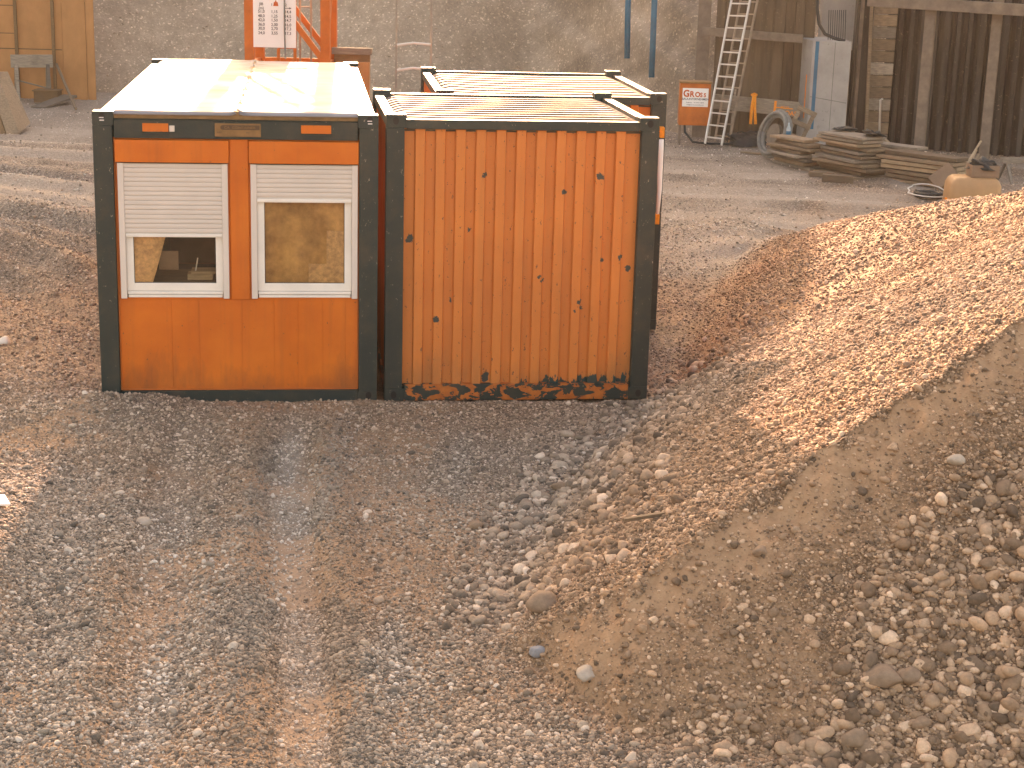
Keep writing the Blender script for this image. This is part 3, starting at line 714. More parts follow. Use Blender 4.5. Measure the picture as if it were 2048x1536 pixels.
def rib_wall(root, W, y, z0, z1, x0, x1, mat, name, first=.257, per=.18, depth=.042):
    pr = [(x0, y+depth)]; x = first
    while x+.088 < x1-.01: pr += [(x-.006, y+depth), (x+.006, y), (x+.084, y), (x+.096, y+depth)]; x += per
    pr += [(x1, y+depth)]
    m = len(pr); v = [(a, b, z0) for a, b in pr]+[(a, b, z1) for a, b in pr]+[(a, b+.004, z0) for a, b in pr]+[(a, b+.004, z1) for a, b in pr]
    f = [(i, i+1, m+i+1, m+i) for i in range(m-1)]+[(2*m+i+1, 2*m+i, 3*m+i, 3*m+i+1) for i in range(m-1)]
    return MB().add(v, f).build(name, mat, root)
def store(name, loc, rot, D, H, label, roofmat, nrib, sag, chip=True, top_lift=0):
    root = empty(name, loc, rot, label, 'storage container'); W = 2.44
    frame_part(root, W, D, H, .16, 0, 0, M['frame'])
    mb = MB(); mb.box(.178, W-.178, .010, .10, H-.125, H-.042); mb.box(.178, W-.178, D-.10, D-.01, H-.125, H-.042)
    for x in (.010, W-.10): mb.box(x, x+.09, .162, D-.162, H-.13, H-.048)
    mb.build('top_rail', M['frame'], root, .004)
    mb = MB(); mb.box(.178, W-.178, .010, .10, .0, .15); mb.box(.178, W-.178, D-.10, D-.01, .0, .15)
    for x in (.010, W-.10): mb.box(x, x+.09, .162, D-.162, .01, .15)
    mb.build('bottom_rail', M['frame_peel'] if chip else M['frame'], root, .004)
    rib_wall(root, W, .035, .145, H-.12, .155, W-.155, M['orange_chip'] if chip else M['orange'], 'end_wall')
    rib_wall(root, W, D-.06, .145, H-.12, .155, W-.155, M['orange'], 'rear_wall')
    sm = MB()
    for x0 in (.025, W-.045):
        k = .17
        while k+.14 < D-.16: sm.box(x0, x0+.02, k, k+.075, .15, H-.13); sm.box(x0+.006, x0+.014, k+.075, k+.15, .15, H-.13); k += .15
        sm.build('side_wall', M['orange'], root); sm = MB()
    ribbed_roof(root, W, D, H-.088, nrib, roofmat, sag)
    MB().box(.06, W-.06, .1, D-.1, .05, .12).build('floor_pan', M['inner'], root)
    for x in (.084, W-.084):
        for z in (.058, H-.054):
            MB().prism([(x+.026*math.cos(k*math.pi/8), z+.034*math.sin(k*math.pi/8)) for k in range(16)], -.0015, .01).build('casting_hole', M['dark'], root)
    for px in (0, W-.178):
        for py in (0, D-.162): MB().box(px+.05, px+.125, py+.055, py+.10, H-.002, H+.0015).build('casting_hole', M['dark'], root)
    return root
B = store('storage_container', (-.9105, 15.0261, 0), .1171, 2.99*.843, 2.6, 'chipped orange ribbed store with dark stained roof beside the office hut', M['roofB'], 11, .012)
Cc = store('storage_container', (-.567, 17.97, -.0), .0963, 3.09, 2.56, 'orange store with bright cream ribbed roof behind the chipped store', M['roofC'], 9, .03, chip=False)
for ob in (office,):
    for px in (0, 2.44-.178):
        for py in (0, 6.06-.162): MB().box(px+.05, px+.125, py+.055, py+.10, 2.599, 2.6015).build('casting_hole', M['dark'], ob)
# orange panel edge on the side of the rear store, white pipe clipped to the front store
Yp = 18.10
wp = MB().tube([AT(1321, 279, Yp), AT(1321, 300, Yp), AT(1319, 380, Yp), AT(1314, 440, Yp)], [.036, .034, .026, .018], 10).build('white_pipe', M['paper'], None, 0, True)
tag(wp, 'white plastic pipe hanging at the right front corner of the rear store', 'pipe')
for px_, py_ in ((1324, 264), (1314, 437)):
    a = AT(px_, py_, Yp); MB().box(a.x-.025, a.x+.025, Yp-.03, Yp+.12, a.z-.06, a.z+.05).build('clip', M['strap'], wp, .006)

# ------------------------------------------------------------------ crane mast and load chart
mast = empty('crane_mast', (0, 0, 0), 0, 'orange lattice crane mast standing behind the office hut', 'crane mast')
Ym = 23.6
p0 = AT(500, 118, Ym); p1 = AT(651, 118, Ym); mw = p1.x-p0.x
mast.location = (p0.x, Ym, 0)
mx_ = .13
for x, y in ((0, 0), (mw, 0), (0, mw), (mw, mw)):
    MB().box(x-mx_/2, x+mx_/2, y-mx_/2, y+mx_/2, -.05, 7.5).build('leg', M['orange_steel'], mast, .008)
def zat(px, py, Y=Ym): return AT(px, py, Y).z
zb = AT(651, 127, Ym).z; step = 1.32
for k in range(-2, 4):
    z = zb+k*step
    for (a, b) in (((mw, 0), (0, 0)), ((0, 0), (0, mw)), ((mw, mw), (0, mw)), ((mw, 0), (mw, mw))):
        if k % 2: a, b = b, a
        MB().bar((a[0], a[1], z), (b[0], b[1], z+step), .06, .075).build('diagonal_brace', M['orange_steel'], mast)
        MB().bar((a[0], a[1], z-.04), (b[0], b[1], z-.04), .05, .06).build('horizontal_brace', M['orange_steel'], mast)
gx0 = AT(557, 100, Ym-.02).x-p0.x; gx1 = AT(590, 100, Ym-.02).x-p0.x; gzt_ = AT(575, 97, Ym).z
MB().box(gx0-.02, gx0+.02, -.04, .0, zb-1, gzt_).box(gx1-.02, gx1+.02, -.04, .0, zb-1, 6).box(gx0, gx1, -.04, 0, gzt_, gzt_+.04).build('inner_frame', M['orange_steel'], mast)
ins = MB()
for px in (600, 622): 
    x = AT(px, 60, Ym+.4).x-p0.x; ins.box(x-.012, x+.012, .4, .424, 0, 6)
for k in range(14): ins.bar((AT(600, 60, Ym+.4).x-p0.x, .41, .3+k*.4), (AT(622, 60, Ym+.4).x-p0.x, .41, .3+k*.4), .015, .015)
ins.build('climbing_ladder', M['ladder_wood'], mast)
chart = empty('load_chart', (0, 0, 0), 0, 'white crane load chart board with rows of figures', 'sign')
Yc = Ym-.11
a = AT(507, 94, Yc); b = AT(592, 96, Yc); cw = b.x-a.x; chz = 1.25
chart.location = (a.x, Yc, a.z)
MB().box(0, cw, -.004, .012, 0, chz).build('board', M['paper'], chart, .003)
def cz(py): return AT(550, py, Yc).z-a.z
def cx(px): return AT(px, 50, Yc).x-a.x
rows = [('51,0', '1,15', '14,4', 26), ('48,0', '1,25', '14,5', 35), ('42,0', '1,50', '14,7', 43), ('36,0', '2,00', '16,0', 52), ('30,0', '2,70', '17,3', 60), ('24,0', '3,55', '17,3', 69)]
tl = [('JIB', cx(523), cz(11), .05, 'CENTER'), ('(m)', cx(523), cz(19), .05, 'CENTER'), ('1', cx(544), cz(12), .05, 'CENTER'), ('2', cx(572), cz(12), .05, 'CENTER')]
for r1, r2, r3, py in rows: tl += [(r1, cx(523), cz(py), .055, 'CENTER', .95), (r2, cx(549), cz(py), .055, 'CENTER', .95), (r3, cx(576), cz(py), .055, 'CENTER', .95)]
text_mesh('lettering', tl, M['ink'], chart, .001).location = (0, -.006, 0)
zz = cz(12); xx = cx(552)
MB().prism([(xx-.035, zz-.0), (xx+.035, zz), (xx+.025, zz+.05), (xx+.01, zz+.055), (xx, zz+.085), (xx-.01, zz+.055), (xx-.025, zz+.05)], -.008, -.004).build('weight_symbol', M['signred'], chart)
zz = cz(18); xx = cx(576)
MB().box(xx-.04, xx+.02, -.007, -.004, zz+.01, zz+.018).prism([(xx+.02, zz), (xx+.05, zz+.014), (xx+.02, zz+.028)], -.007, -.004).build('arrow_symbol', M['ink'], chart)
hk = MB().tube([AT(569, -40, Yc-.06), AT(569, 60, Yc-.06), AT(571, 118, Yc-.06)], .012, 6).build('signal_rod', M['hosegrey'], None)
tag(hk, 'thin grey rod hanging upright in front of the load chart', 'rod')

# ladder standing behind the stores
lad = empty('access_ladder', (0, 0, 0), 0, 'thin brown ladder with pale bent rungs behind the chipped store', 'ladder')
Yl = 21.5
for px in (791, 861): MB().bar(AT(px, -30, Yl)+Vector((0, .25, 0)), AT(px, 300, Yl-.3), .022, .022).build('rail', M['ladder_wood'], lad)
for py in (38, 88, 138, 188):
    if py == 38: continue
    a = AT(794, py+2, Yl-.02); b = AT(826, py-2, Yl-.02); c = AT(861, py+1, Yl-.02); MB().tube([a, b, c], .017, 6).build('rung', M['cableW'], lad)

# weathered panel stack behind the office hut
pn = empty('formwork_panel', (0, 0, 0), 0, 'rusty brown formwork panel standing behind the office hut roof', 'panel')
a = AT(668, 108, 24.5); b = AT(740, 108, 24.5)
MB().box(a.x, b.x, 24.5, 24.6, 0, a.z).build('board', M['batten'], pn, .005)
MB().box(a.x-.03, b.x+.03, 24.44, 24.66, a.z, a.z+.09).build('cap_rail', M['wood_grey'], pn, .005)
MB().box(b.x-.2, b.x, 24.42, 24.5, 0, a.z-.1).build('stile', M['ply'], pn, .005)

# ------------------------------------------------------------------ blue props on the bank
for i, (px0, px1, pyb, lab) in enumerate(((1256, 1254, 117, 'shorter blue steel pipe ending higher on the gravel bank'), (1309, 1303, 155, 'longer blue steel pipe reaching lower down the gravel bank'))):
    Yb = 36.6 if i == 0 else 35.4
    o = MB().tube([AT(px1, pyb, Yb+1.5), AT(px0, 0, Yb+1.6), AT(px0+1, -60, Yb+1.6)], .064, 12).build('blue_pipe', M['blue'], None, 0, True)
    tag(o, lab, 'pipe', 'blue pipes standing on the bank')

# ------------------------------------------------------------------ shoring at the right rear
def pile_profile(L, per, dep):
    pr = []; x = 0
    while x < L:
        pr += [(x, 0), (x+per*.38, 0), (x+per*.46, dep), (x+per*.86, dep), (x+per*.94, 0)]; x += per
    return pr+[(L, 0)]
def pile_wall(name, p, q, z1, per, dep, mat, label, lab_cat='wall', jit=0):
    p = Vector(p); q = Vector(q); L = (q-p).length; ang = math.atan2(q.y-p.y, q.x-p.x)
    root = empty(name, (p.x, p.y, 0), ang, label, lab_cat)
    pr = pile_profile(L, per, dep); m = len(pr); rr = random.Random(3)
    pr = [(a+(rr.uniform(-jit, jit) if 0 < i < m-1 else 0), b+rr.uniform(-jit, jit)) for i, (a, b) in enumerate(pr)]
    v = [(a, b, -.3) for a, b in pr]+[(a, b, z1) for a, b in pr]+[(a, b+.02, -.3) for a, b in pr]+[(a, b+.02, z1) for a, b in pr]
    MB().add(v, [(i, i+1, m+i+1, m+i) for i in range(m-1)]+[(2*m+i+1, 2*m+i, 3*m+i, 3*m+i+1) for i in range(m-1)]+[(m+i, m+i+1, 3*m+i+1, 3*m+i) for i in range(m-1)]).build('sheeting', mat, root)
    return root, L
wA, LA = pile_wall('timber_shoring_wall', (4.75, 37.0, 0), (6.75, 36.7, 0), 5.2, .42, .05, M['pile_brown'], 'brown vertical sheeting wall behind the two ladders', jit=.02)
wB, LB = pile_wall('sheet_pile_wall', (8.15, 35.9, 0), (13.5, 33.6, 0), 5.0, .235, .19, M['pile'], 'dark corrugated steel sheet pile wall behind the timber stacks', jit=.018)
def beam_thing(name, p, q, w, h, mat, label, cat='beam', bevel=.01, flange=True):
    mb = MB(); mb.bar(p, q, w, h); o = mb.build(name, mat, None, bevel); tag(o, label, cat); return o
# steel posts as H sections
def h_post(name, base, z1, w, ang, mat, label, group=None):
    t = .02; r = MB(); r.box(-w/2, w/2, -.11, -.11+t, -.2, z1); r.box(-w/2, w/2, .09, .11, -.2, z1); r.box(-.01, .01, -.09, .09, -.2, z1)
    o = r.build(name, mat, None, .003); o.location = base; o.rotation_euler.z = ang; return tag(o, label, 'post', group)
b1 = G(1396, 272); h_post('steel_post', (b1.x, b1.y, 0), 5, .27, -.1, M['steel_beam'], 'brown steel post at the left end of the shoring behind the ladders')
b2 = AT(1838, 300, 34.2); h_post('steel_post', (b2.x, 34.2, 0), 5, .2, -.35, M['steel_beam'], 'steel post nearer the ladders on the sheet pile wall', 'steel posts on the sheet pile wall')
b3 = AT(1967, 320, 33.6); h_post('steel_post', (b3.x, 33.6, 0), 5, .19, -.35, M['steel_beam'], 'steel post farther right on the sheet pile wall, behind the tank', 'steel posts on the sheet pile wall')
beam_thing('waler_beam', AT(1405, 62, 36.6), AT(1606, 78, 36.3), .12, .17, M['steel_beam'], 'horizontal steel beam across the wall behind the ladders, above the concrete pier')
w2 = beam_thing('waler_beam', AT(1738, 1, 34.75), AT(2075, 22, 32.9), .2, .22, M['steel_beam'], 'long horizontal steel beam along the top of the sheet pile wall')
# low plank with spray marks and straps
pa = AT(1426, 202, 36.35); pb = AT(1598, 219, 36.05)
lp = empty('guard_plank', (pa.x, pa.y, pa.z), math.atan2(pb.y-pa.y, pb.x-pa.x), 'grey horizontal plank with orange spray letters behind the ladders', 'plank')
Lp = math.hypot(pb.x-pa.x, pb.y-pa.y); sl = (pb.z-pa.z)/Lp
lp.rotation_euler.y = -math.atan(sl)
MB().box(0, Lp, 0, .05, -.16, .15).build('board', M['wood_grey'], lp, .004)
MB().box(1.28, 1.33, -.006, -.001, -.155, .13).box(1.33, 1.68, -.006, -.001, -.012, .008).build('spray_mark', M['spray'], lp)
text_mesh('spray_lettering', [('OASE', 1.52, -.14, .13, 'LEFT', 1.0), ('MITTE', 1.42, .0, .05, 'LEFT', 1.3)], M['spray'], lp, .002).location = (0, -.004, 0)
MB().box(-.02, .02, .06, .12, -1.3, .2).box(.42, .46, .06, .12, -1.3, .28).build('leg', M['wood_grey'], lp)
sp = empty('lifting_strap', (0, 0, 0), 0, 'orange webbing strap looped over the plank behind the ladders', 'strap')
for x0, x1 in ((1508, 1501), (1510, 1511)):
    a = AT(x0, 190, 36.12); m_ = AT((x0+x1)/2-1, 215, 36.08); b = AT(x1, 248, 36.1); MB().tube([a, m_, b], .032, 8).build('strand', M['strap'], sp)
MB().tube([AT(1504, 190, 36.12)+Vector((0, .0, 0)), AT(1509, 188, 36.2), AT(1513, 190, 36.12)], .03, 8).build('loop', M['strap'], sp)

# concrete pier
cp = empty('concrete_pier', (0, 0, 0), 0, 'pale concrete pier with a vertical blue stripe between the two shoring walls', 'pier')
c0 = AT(1612, 280, 35.9); c1 = AT(1689, 280, 35.6); cl = AT(1597, 280, 36.4)
ztop = AT(1650, 82, 35.7).z
def quadprism(pts, z0, z1): 
    n = len(pts); return MB().add([(x, y, z0) for x, y in pts]+[(x, y, z1) for x, y in pts], [tuple(range(n))[::-1], tuple(range(n, 2*n))]+[(i, (i+1) % n, (i+1) % n+n, i+n) for i in range(n)])
quadprism([(cl.x, cl.y), (c0.x, c0.y), (c1.x, c1.y), (c1.x+.1, 37.2), (cl.x, 37.3)], -.1, ztop).build('shaft', M['concrete'], cp, .012)
d_ = Vector((c1.x-c0.x, c1.y-c0.y, 0)).normalized(); nrm = Vector((d_.y, -d_.x, 0))
def on_face(t, z, off=.004): return Vector((c0.x, c0.y, 0))+d_*t+nrm*off+Vector((0, 0, z))
MB().bar(on_face(.10, .35), on_face(.10, ztop-.02), .075, .006, up=nrm).build('blue_stripe', M['blue'], cp)
MB().bar(on_face(.47, .1, .002), on_face(.47, ztop-.02, .002), .012, .004, up=nrm).build('joint_line', M['hosegrey'], cp)
MB().bar(on_face(.02, 1.02, .002), on_face(.78, .93, .002), .004, .014, up=(0, 0, 1)).build('joint_line', M['hosegrey'], cp)
e_ = Vector((c0.x-cl.x, c0.y-cl.y, 0)).normalized(); en = Vector((e_.y, -e_.x, 0))
MB().bar(Vector((cl.x, cl.y, .55))+e_*.25+en*.004, Vector((cl.x, cl.y, 1.45))+e_*.25+en*.004, .05, .006, up=en).build('orange_stripe', M['spray'], cp)
# white wall and rebar above the pier
wb = MB().box(0, .75, 0, .3, 0, 1.3).build('concrete_upstand', M['concrete'], None, .01); a = AT(1640, 85, 37.2); wb.location = (a.x, 37.2, a.z-.15); 
quad_z = a.z
tag(wb, 'pale concrete upstand seen above and behind the pier', 'wall')
MB().box(0, .75, 0, .3, -3.5, 0).build('footing', M['pile_brown'], wb)
rb = empty('rebar_cage', (0, 0, 0), 0, 'row of thin dark reinforcing bars standing on the pier top', 'rebar')
for k in range(9):
    px = 1656+k*4.2; MB().tube([AT(px, 84, 36.1), AT(px+2, 20, 36.1)], .008, 5).build('bar', M['rubber'], rb)
hs = MB().tube([AT(1636, -30, 36.0), AT(1634, 15, 36.0), AT(1638, 48, 36.0), AT(1650, 68, 35.95), AT(1668, 76, 35.9), AT(1690, 82, 35.8)], .035, 8).build('hose', M['rubber'], None, 0, True)
tag(hs, 'black hose hanging down onto the top of the pier', 'hose')
# dark column and lagging boards between pier and sheet piles
d0 = AT(1694, 285, 36.1); d1 = AT(1738, 285, 35.9)
dc = MB().box(d0.x, d1.x, 36.05, 36.3, -.1, 5).build('dark_slot_fill', M['pile'], None, .01); tag(dc, 'dark panel filling the shaded column between the concrete pier and the lagging boards', 'slot')  # dark box put in for the shade of an open slot
MB().box(d0.x+.06, d0.x+.12, 35.96, 36.05, -.1, 5).box(d1.x-.08, d1.x-.02, 35.94, 36.05, -.1, 5).build('flange', M['steel_beam'], dc)
lg0 = AT(1728, 285, 35.75); lg1 = AT(1776, 285, 35.6)
for k in range(17):
    z = .05+k*.245
    o = MB().box(0, lg1.x-lg0.x, 0, .06, .008, .237).build('lagging_board', M['wood'] if k % 3 else M['wood_grey'], None, .008)
    o.location = (lg0.x, 35.75+random.uniform(-.02, .02), z); o.rotation_euler.z = -.2
    tag(o, 'short horizontal lagging board stacked between the dark column and sheet piles', 'board', 'lagging boards')
    if z > 3.4: break
tag(MB().bar(AT(1731, 280, 35.6), AT(1746, -40, 35.6), .06, .06).build('batten', M['wood'], None), 'thin tan upright batten beside the lagging boards', 'batten')
st = MB().tube([AT(1758, 300, 34.9), AT(1761, 200, 34.9), AT(1765, 198, 34.85)], .022, 6).build('walking_bar', M['alu'], None, 0, True); tag(st, 'thin pale upright bar with bent tip before the lagging boards', 'bar')

# ------------------------------------------------------------------ ladders
def ladder(name, x0, x1, pyb, x0t, x1t, pyt, Yb, Yt, mat, label, w=.03, n=15, first=.0):
    r = empty(name, (0, 0, 0), 0, label, 'ladder', 'ladders leaning on the shoring')
    a0 = AT(x0, pyb[0], Yb); a1 = AT(x1, pyb[1], Yb-.08); t0 = AT(x0t, pyt, Yt); t1 = AT(x1t, pyt, Yt-.08)
    for p, q in ((a0, t0), (a1, t1)): MB().bar(p, q, w, w*1.8).build('rail', mat, r, .003)
    L = (t0-a0).length
    for k in range(n):
        f = (first+.255*k+.14)/L
        if f > 1: break
        MB().bar(a0.lerp(t0, f), a1.lerp(t1, f), .028, .028).build('rung', mat, r)
    return r
zg = 0
ladder('ladder', 1410, 1443, (287, 291), 1474, 1512, -60, 35.1, 36.1, M['alu'], 'bright aluminium ladder leaning in front of the shoring wall')
ladder('ladder', 1429, 1458, (284, 287), 1492, 1527, -60, 35.9, 36.5, M['ladder_wood'], 'dull brown ladder leaning just behind the bright ladder', .028)

# ------------------------------------------------------------------ GROSS box
g0 = AT(1357, 250, 35.6); g1 = AT(1418, 250, 35.6); gzt = AT(1388, 163, 35.6).z
gb = empty('distribution_box', (g0.x, 35.6, 0), -.03, 'orange power distribution box on legs with a white company sign', 'power box')
gw = g1.x-g0.x
MB().box(0, gw, 0, .35, g0.z, gzt-.04).build('cabinet', M['orange_steel'], gb, .012)
MB().box(-.015, gw+.015, -.03, .38, gzt-.04, gzt).build('lid', M['plate'], gb, .01)
MB().box(.01, gw-.01, -.008, .0, g0.z+.03, (g0.z+gzt)/2-.05).build('door', M['orange_steel'], gb, .004)
for x in (.03, gw-.06):
    for y in (.02, .3): MB().box(x, x+.03, y, y+.03, -.02, g0.z).build('leg', M['steel_beam'], gb)
s0 = (gzt-g0.z)
sg = MB().box(.05, gw-.05, -.022, -.008, g0.z+s0*.43, g0.z+s0*.85).build('sign_plate', M['paper'], gb, .002)
zs = g0.z+s0*.43; hs_ = s0*.42; xm = gw/2
lets = [('G', 0, 1.35), ('R', 1, 1.12), ('O', 2, 1.0), ('S', 3, .86), ('S', 4, .78)]
tl = []; x = .062
for ch, i, sz in lets:
    size = .128*sz; tl.append((ch, x, zs+hs_*.54, size*1.12, 'LEFT', .92)); x += size*{'G': .80, 'R': .74, 'O': .82, 'S': .68}[ch]
t_ = text_mesh('lettering', tl, M['signred'], sg, .003); t_.location = (0, -.024, 0)
t_ = text_mesh('small_lettering', [('BAUUNTERNEHMEN', xm, zs+hs_*.36, .062, 'CENTER', .98), ('Straßenbau    Tel. 07151 / 2030-0', xm, zs+hs_*.2, .027, 'CENTER', 1.0), ('info@gross-bauunternehmen.de', xm, zs+hs_*.08, .027, 'CENTER', 1.0)], M['ink'], sg, .002); t_.location = (0, -.024, 0)
cb = MB().tube([(g0.x+.13, 35.65, g0.z), (g0.x+.14, 35.6, .25), (g0.x+.3, 35.5, .06), (g0.x+.7, 35.5, .03), (g0.x+1.4, 35.6, .04), (g0.x+1.9, 35.5, .05)], .025, 8).build('power_cable', M['rubber'], None, 0, True)
tag(cb, 'black cable running from the orange power box along the ground', 'cable')

# ------------------------------------------------------------------ dark net heap, hose coil, pallet, bottle
def blob(name, c, sx, sy, sz, mat, seed, label, cat, rough=.25):
    v, f = icosphere(4); n = fbm(v[:, 0]*1+v[:, 2], v[:, 1]+v[:, 2]*.5, 2.2, 4, seed)
    v = v*(1+rough*n)[:, None]; v[:, 2] = np.maximum(v[:, 2], -.25); v = v*np.array([sx, sy, sz])
    o = MB().add(v.tolist(), f).build(name, mat, None, 0, True); o.location = c; return tag(o, label, cat)
nh = G(1497, 292); nh_root = blob('net_heap', (nh.x, nh.y+.3, .05), .42, .45, .20, M['rubber'], 91, 'heap of dark green black netting on the ground beside the ladders', 'netting', .5)
tw = MB(); rr = random.Random(4)
for k in range(16):
    a = rr.uniform(0, 6.28); rad = rr.uniform(.2, .42); h0 = rr.uniform(.05, .24)
    tw.tube([(rad*math.cos(a+t*.5), rad*math.sin(a+t*.5)*1.05, max(.0, h0*(1-(t-2)**2/9))) for t in range(6)], .012, 5)
tw.build('strand', M['rubber'], nh_root, 0, True)
hc = empty('hose_coil', (0, 0, 0), 0, 'large coil of grey hose leaning against the nearest timber stack', 'hose')
ctr = AT(1549, 268, 33.3); hc.location = ctr
axd = Vector((-.86, -.42, .28)).normalized(); e1 = axd.cross(Vector((0, 0, 1))).normalized(); e2 = e1.cross(axd)
for k, (ra, off) in enumerate(((.44, 0), (.40, .06), (.41, -.06), (.35, .01))):
    pts = [e1*ra*math.cos(t*math.pi/16)+e2*ra*math.sin(t*math.pi/16)*1.02+axd*off for t in range(33)]
    MB().tube(pts, .038, 8).build('hose_turn', M['hosegrey'], hc, 0, True)
MB().tube([axd*(-.04), axd*.04], [.2, .2], 20).build('hub', M['wood_grey'], hc, .004)
pl_ = empty('pallet', AT(1601, 250, 34.0), 0, 'broken wooden pallet leaning against the concrete pier', 'pallet')
pl_.rotation_euler = (R(62), R(22), R(-12))
for y in (-.3, 0, .3): MB().box(-.2, .2, y-.05, y+.05, .04, .06).build('slat', M['wood'], pl_, .003)
for x in (-.15, .15): MB().box(x-.04, x+.04, -.36, .36, -.04, .04).build('bearer', M['wood'], pl_, .003)
bt = AT(1577, 262, 32.9); bo = MB().tube([(0, 0, 0), (0, 0, .02), (0, 0, .2), (0, 0, .26), (0, 0, .31)], [.035, .045, .045, .018, .016], 12).build('bottle', M['bottle'], None, 0, True); bo.location = (bt.x, bt.y, bt.z-.15)
MB().tube([(0, 0, .08), (0, 0, .15)], .0465, 12).build('label_band', M['blue'], bo); tag(bo, 'clear plastic bottle with blue band on the smallest timber stack', 'bottle')

# ------------------------------------------------------------------ timber stacks
def plank(loc, rot, L, W, T, mat, label, group, tilt=(0, 0), cat='board'):
    o = MB().box(-L/2, L/2, -W/2, W/2, 0, T).build('board', mat, None, .006); o.location = loc; o.rotation_euler = (tilt[0], tilt[1], rot); return tag(o, label, cat, group)
def stack(px, py, n, L, W, T, rot, label, group, seed, mats, z0=0.0, spread=.08):
    c = G(px, py); r = random.Random(seed); z = z0
    for k in range(n):
        t = T*r.uniform(.85, 1.15); m = M[r.choice(mats)]
        plank((c.x+r.uniform(-spread, spread), c.y+r.uniform(-spread, spread), z), rot+r.uniform(-.12, .12), L*r.uniform(.88, 1.08), W*r.uniform(.85, 1.1), t, m, label, group); z += t+.016
    return c, z
RT = -1.02
c1_, z1_ = stack(1590, 334, 8, 1.1, .42, .056, -1.08, 'weathered board in the smallest timber stack, next to the hose coil', 'boards of the smallest timber stack', 11, ['wood', 'wood', 'wood_grey'], spread=.13)
c2_, z2_ = stack(1702, 350, 11, 1.3, .60, .054, -1.05, 'weathered board in the middle timber stack', 'boards of the middle timber stack', 12, ['wood', 'wood', 'wood', 'wood_grey'], spread=.12)
c3_, z3_ = stack(1842, 368, 7, 1.5, .42, .062, -.88, 'thick board in the timber stack nearest the beige tank', 'boards of the stack by the tank', 13, ['wood_pale', 'wood_pale', 'wood'], spread=.05)
plank((c3_.x+.35, c3_.y+.35, .30), RT+.1, 1.7, .22, .07, M['wood_pale'], 'pale squared timber lying behind the stack by the tank', None)
plank((c2_.x+.75, c2_.y+.45, .50), RT+.2, 1.5, .35, .05, M['wood_grey'], 'grey board lying behind the middle timber stack', None)
plank((c2_.x+.75, c2_.y+.45, .26), RT+.1, 1.4, .4, .2, M['wood'], 'thick timber block behind the middle timber stack', None)
plank(G(1530, 312)+Vector((0, 0, .02)), -.62, 1.05, .13, .03, M['wood_pale'], 'pale loose board lying flat left of the timber stacks', None)
plank(G(1648, 352)+Vector((-.1, -.25, .0)), -.05, .45, .18, .11, M['wood'], 'short brown timber block on the ground between two stacks', None)
plank(G(1672, 362)+Vector((.0, -.15, .0)), -.25, .55, .2, .13, M['wood'], 'brown timber block on the ground before the middle stack', None)
tag(blob('rag', (c2_.x-.1, c2_.y+.35, z2_+.02), .18, .12, .05, M['rubber'], 5, 'black rag lying on top of the middle timber stack', 'rag', .8), None)
tag(blob('rag', (c2_.x+.28, c2_.y-.4, z2_+.02), .16, .2, .07, M['rubber'], 8, 'crumpled dark cloth at the near end of the middle timber stack', 'rag', 1.1), None)
cdb = MB().box(-.22, .22, -.02, .02, -.14, .14).build('cardboard_box', M['card'], None, .004); cdb.location = AT(1886, 352, 29.7); cdb.rotation_euler = (R(-25), R(-38), .1)
tag(cdb, 'flattened brown cardboard box tilted against the timber by the tank', 'cardboard')
for i, (a, b, lab) in enumerate((((1912, 362), (1962, 282), 'longest thin stick leaning on the steel post behind the tank'), ((1922, 366), (1953, 300), 'middle thin stick leaning behind the tank'), ((1930, 362), (1957, 308), 'shortest thin stick leaning behind the tank'))):
    o = MB().bar(AT(*a, 30.4), AT(*b, 32.9), .035, .02).build('stick', M['wood_pale'], None); tag(o, lab, 'stick', 'sticks leaning behind the tank')
tag(MB().bar(AT(1765, 275, 33.6), AT(1792, 300, 33), .06, .04).build('stick', M['wood_pale'], None), 'short pale stick behind the middle timber stack', 'stick')
# cable coil with white loop
cc = G(1856, 396); co = empty('cable_coil', (cc.x, cc.y, 0.03), 0, 'white looped cable over a dark coil beside the beige tank', 'cable')
rr = random.Random(2)
for k in range(7):
    ra = .14+.03*k*.6; z = .02+.02*(k % 3); MB().tube([(ra*math.cos(t*math.pi/10+k), ra*1.0*math.sin(t*math.pi/10+k), z) for t in range(21)], .018, 6).build('turn', M['rubber'], co, 0, True)
MB().tube([(.33*math.cos(t*math.pi/12)+.02*math.sin(3*t), .42*math.sin(t*math.pi/12), .05+.10*max(0, math.sin(t*math.pi/12))) for t in range(25)], .012, 6).build('white_loop', M['cableW'], co, 0, True)
# tank with tray
tk = G(1942, 408); tank = empty('water_tank', (tk.x, tk.y, 0), -.05, 'beige plastic tank standing behind the gravel heap', 'tank')
def rounded_box(x, y, z0, z1, r, taper):
    mb = MB(); rings = []
    for zz, s in ((z0, .97), (z0+.04, 1), (z1-.12, 1-taper*.6), (z1-.04, .93-taper), (z1, .82-taper)):
        rings.append([(sx*(x*s-r)+r*math.cos(a), sy*(y*s-r)+r*math.sin(a), zz) for sx, sy, a0 in ((1, 1, 0), (-1, 1, 90), (-1, -1, 180), (1, -1, 270)) for a in [R(a0+t*22.5) for t in range(5)]])
    n = len(rings[0]); v = [p for q in rings for p in q]
    f = [(i*n+k, i*n+(k+1) % n, (i+1)*n+(k+1) % n, (i+1)*n+k) for i in range(len(rings)-1) for k in range(n)]+[tuple(range(n))[::-1], tuple(range((len(rings)-1)*n, len(rings)*n))]
    return mb.add(v, f)
rounded_box(.43, .32, 0, .46, .09, .05).build('body', M['tank'], tank, 0, True)
MB().tube([(-.46, -.1, .06), (-.40, -.1, .06)], .05, 12).build('cap', M['spray'], tank, .004)
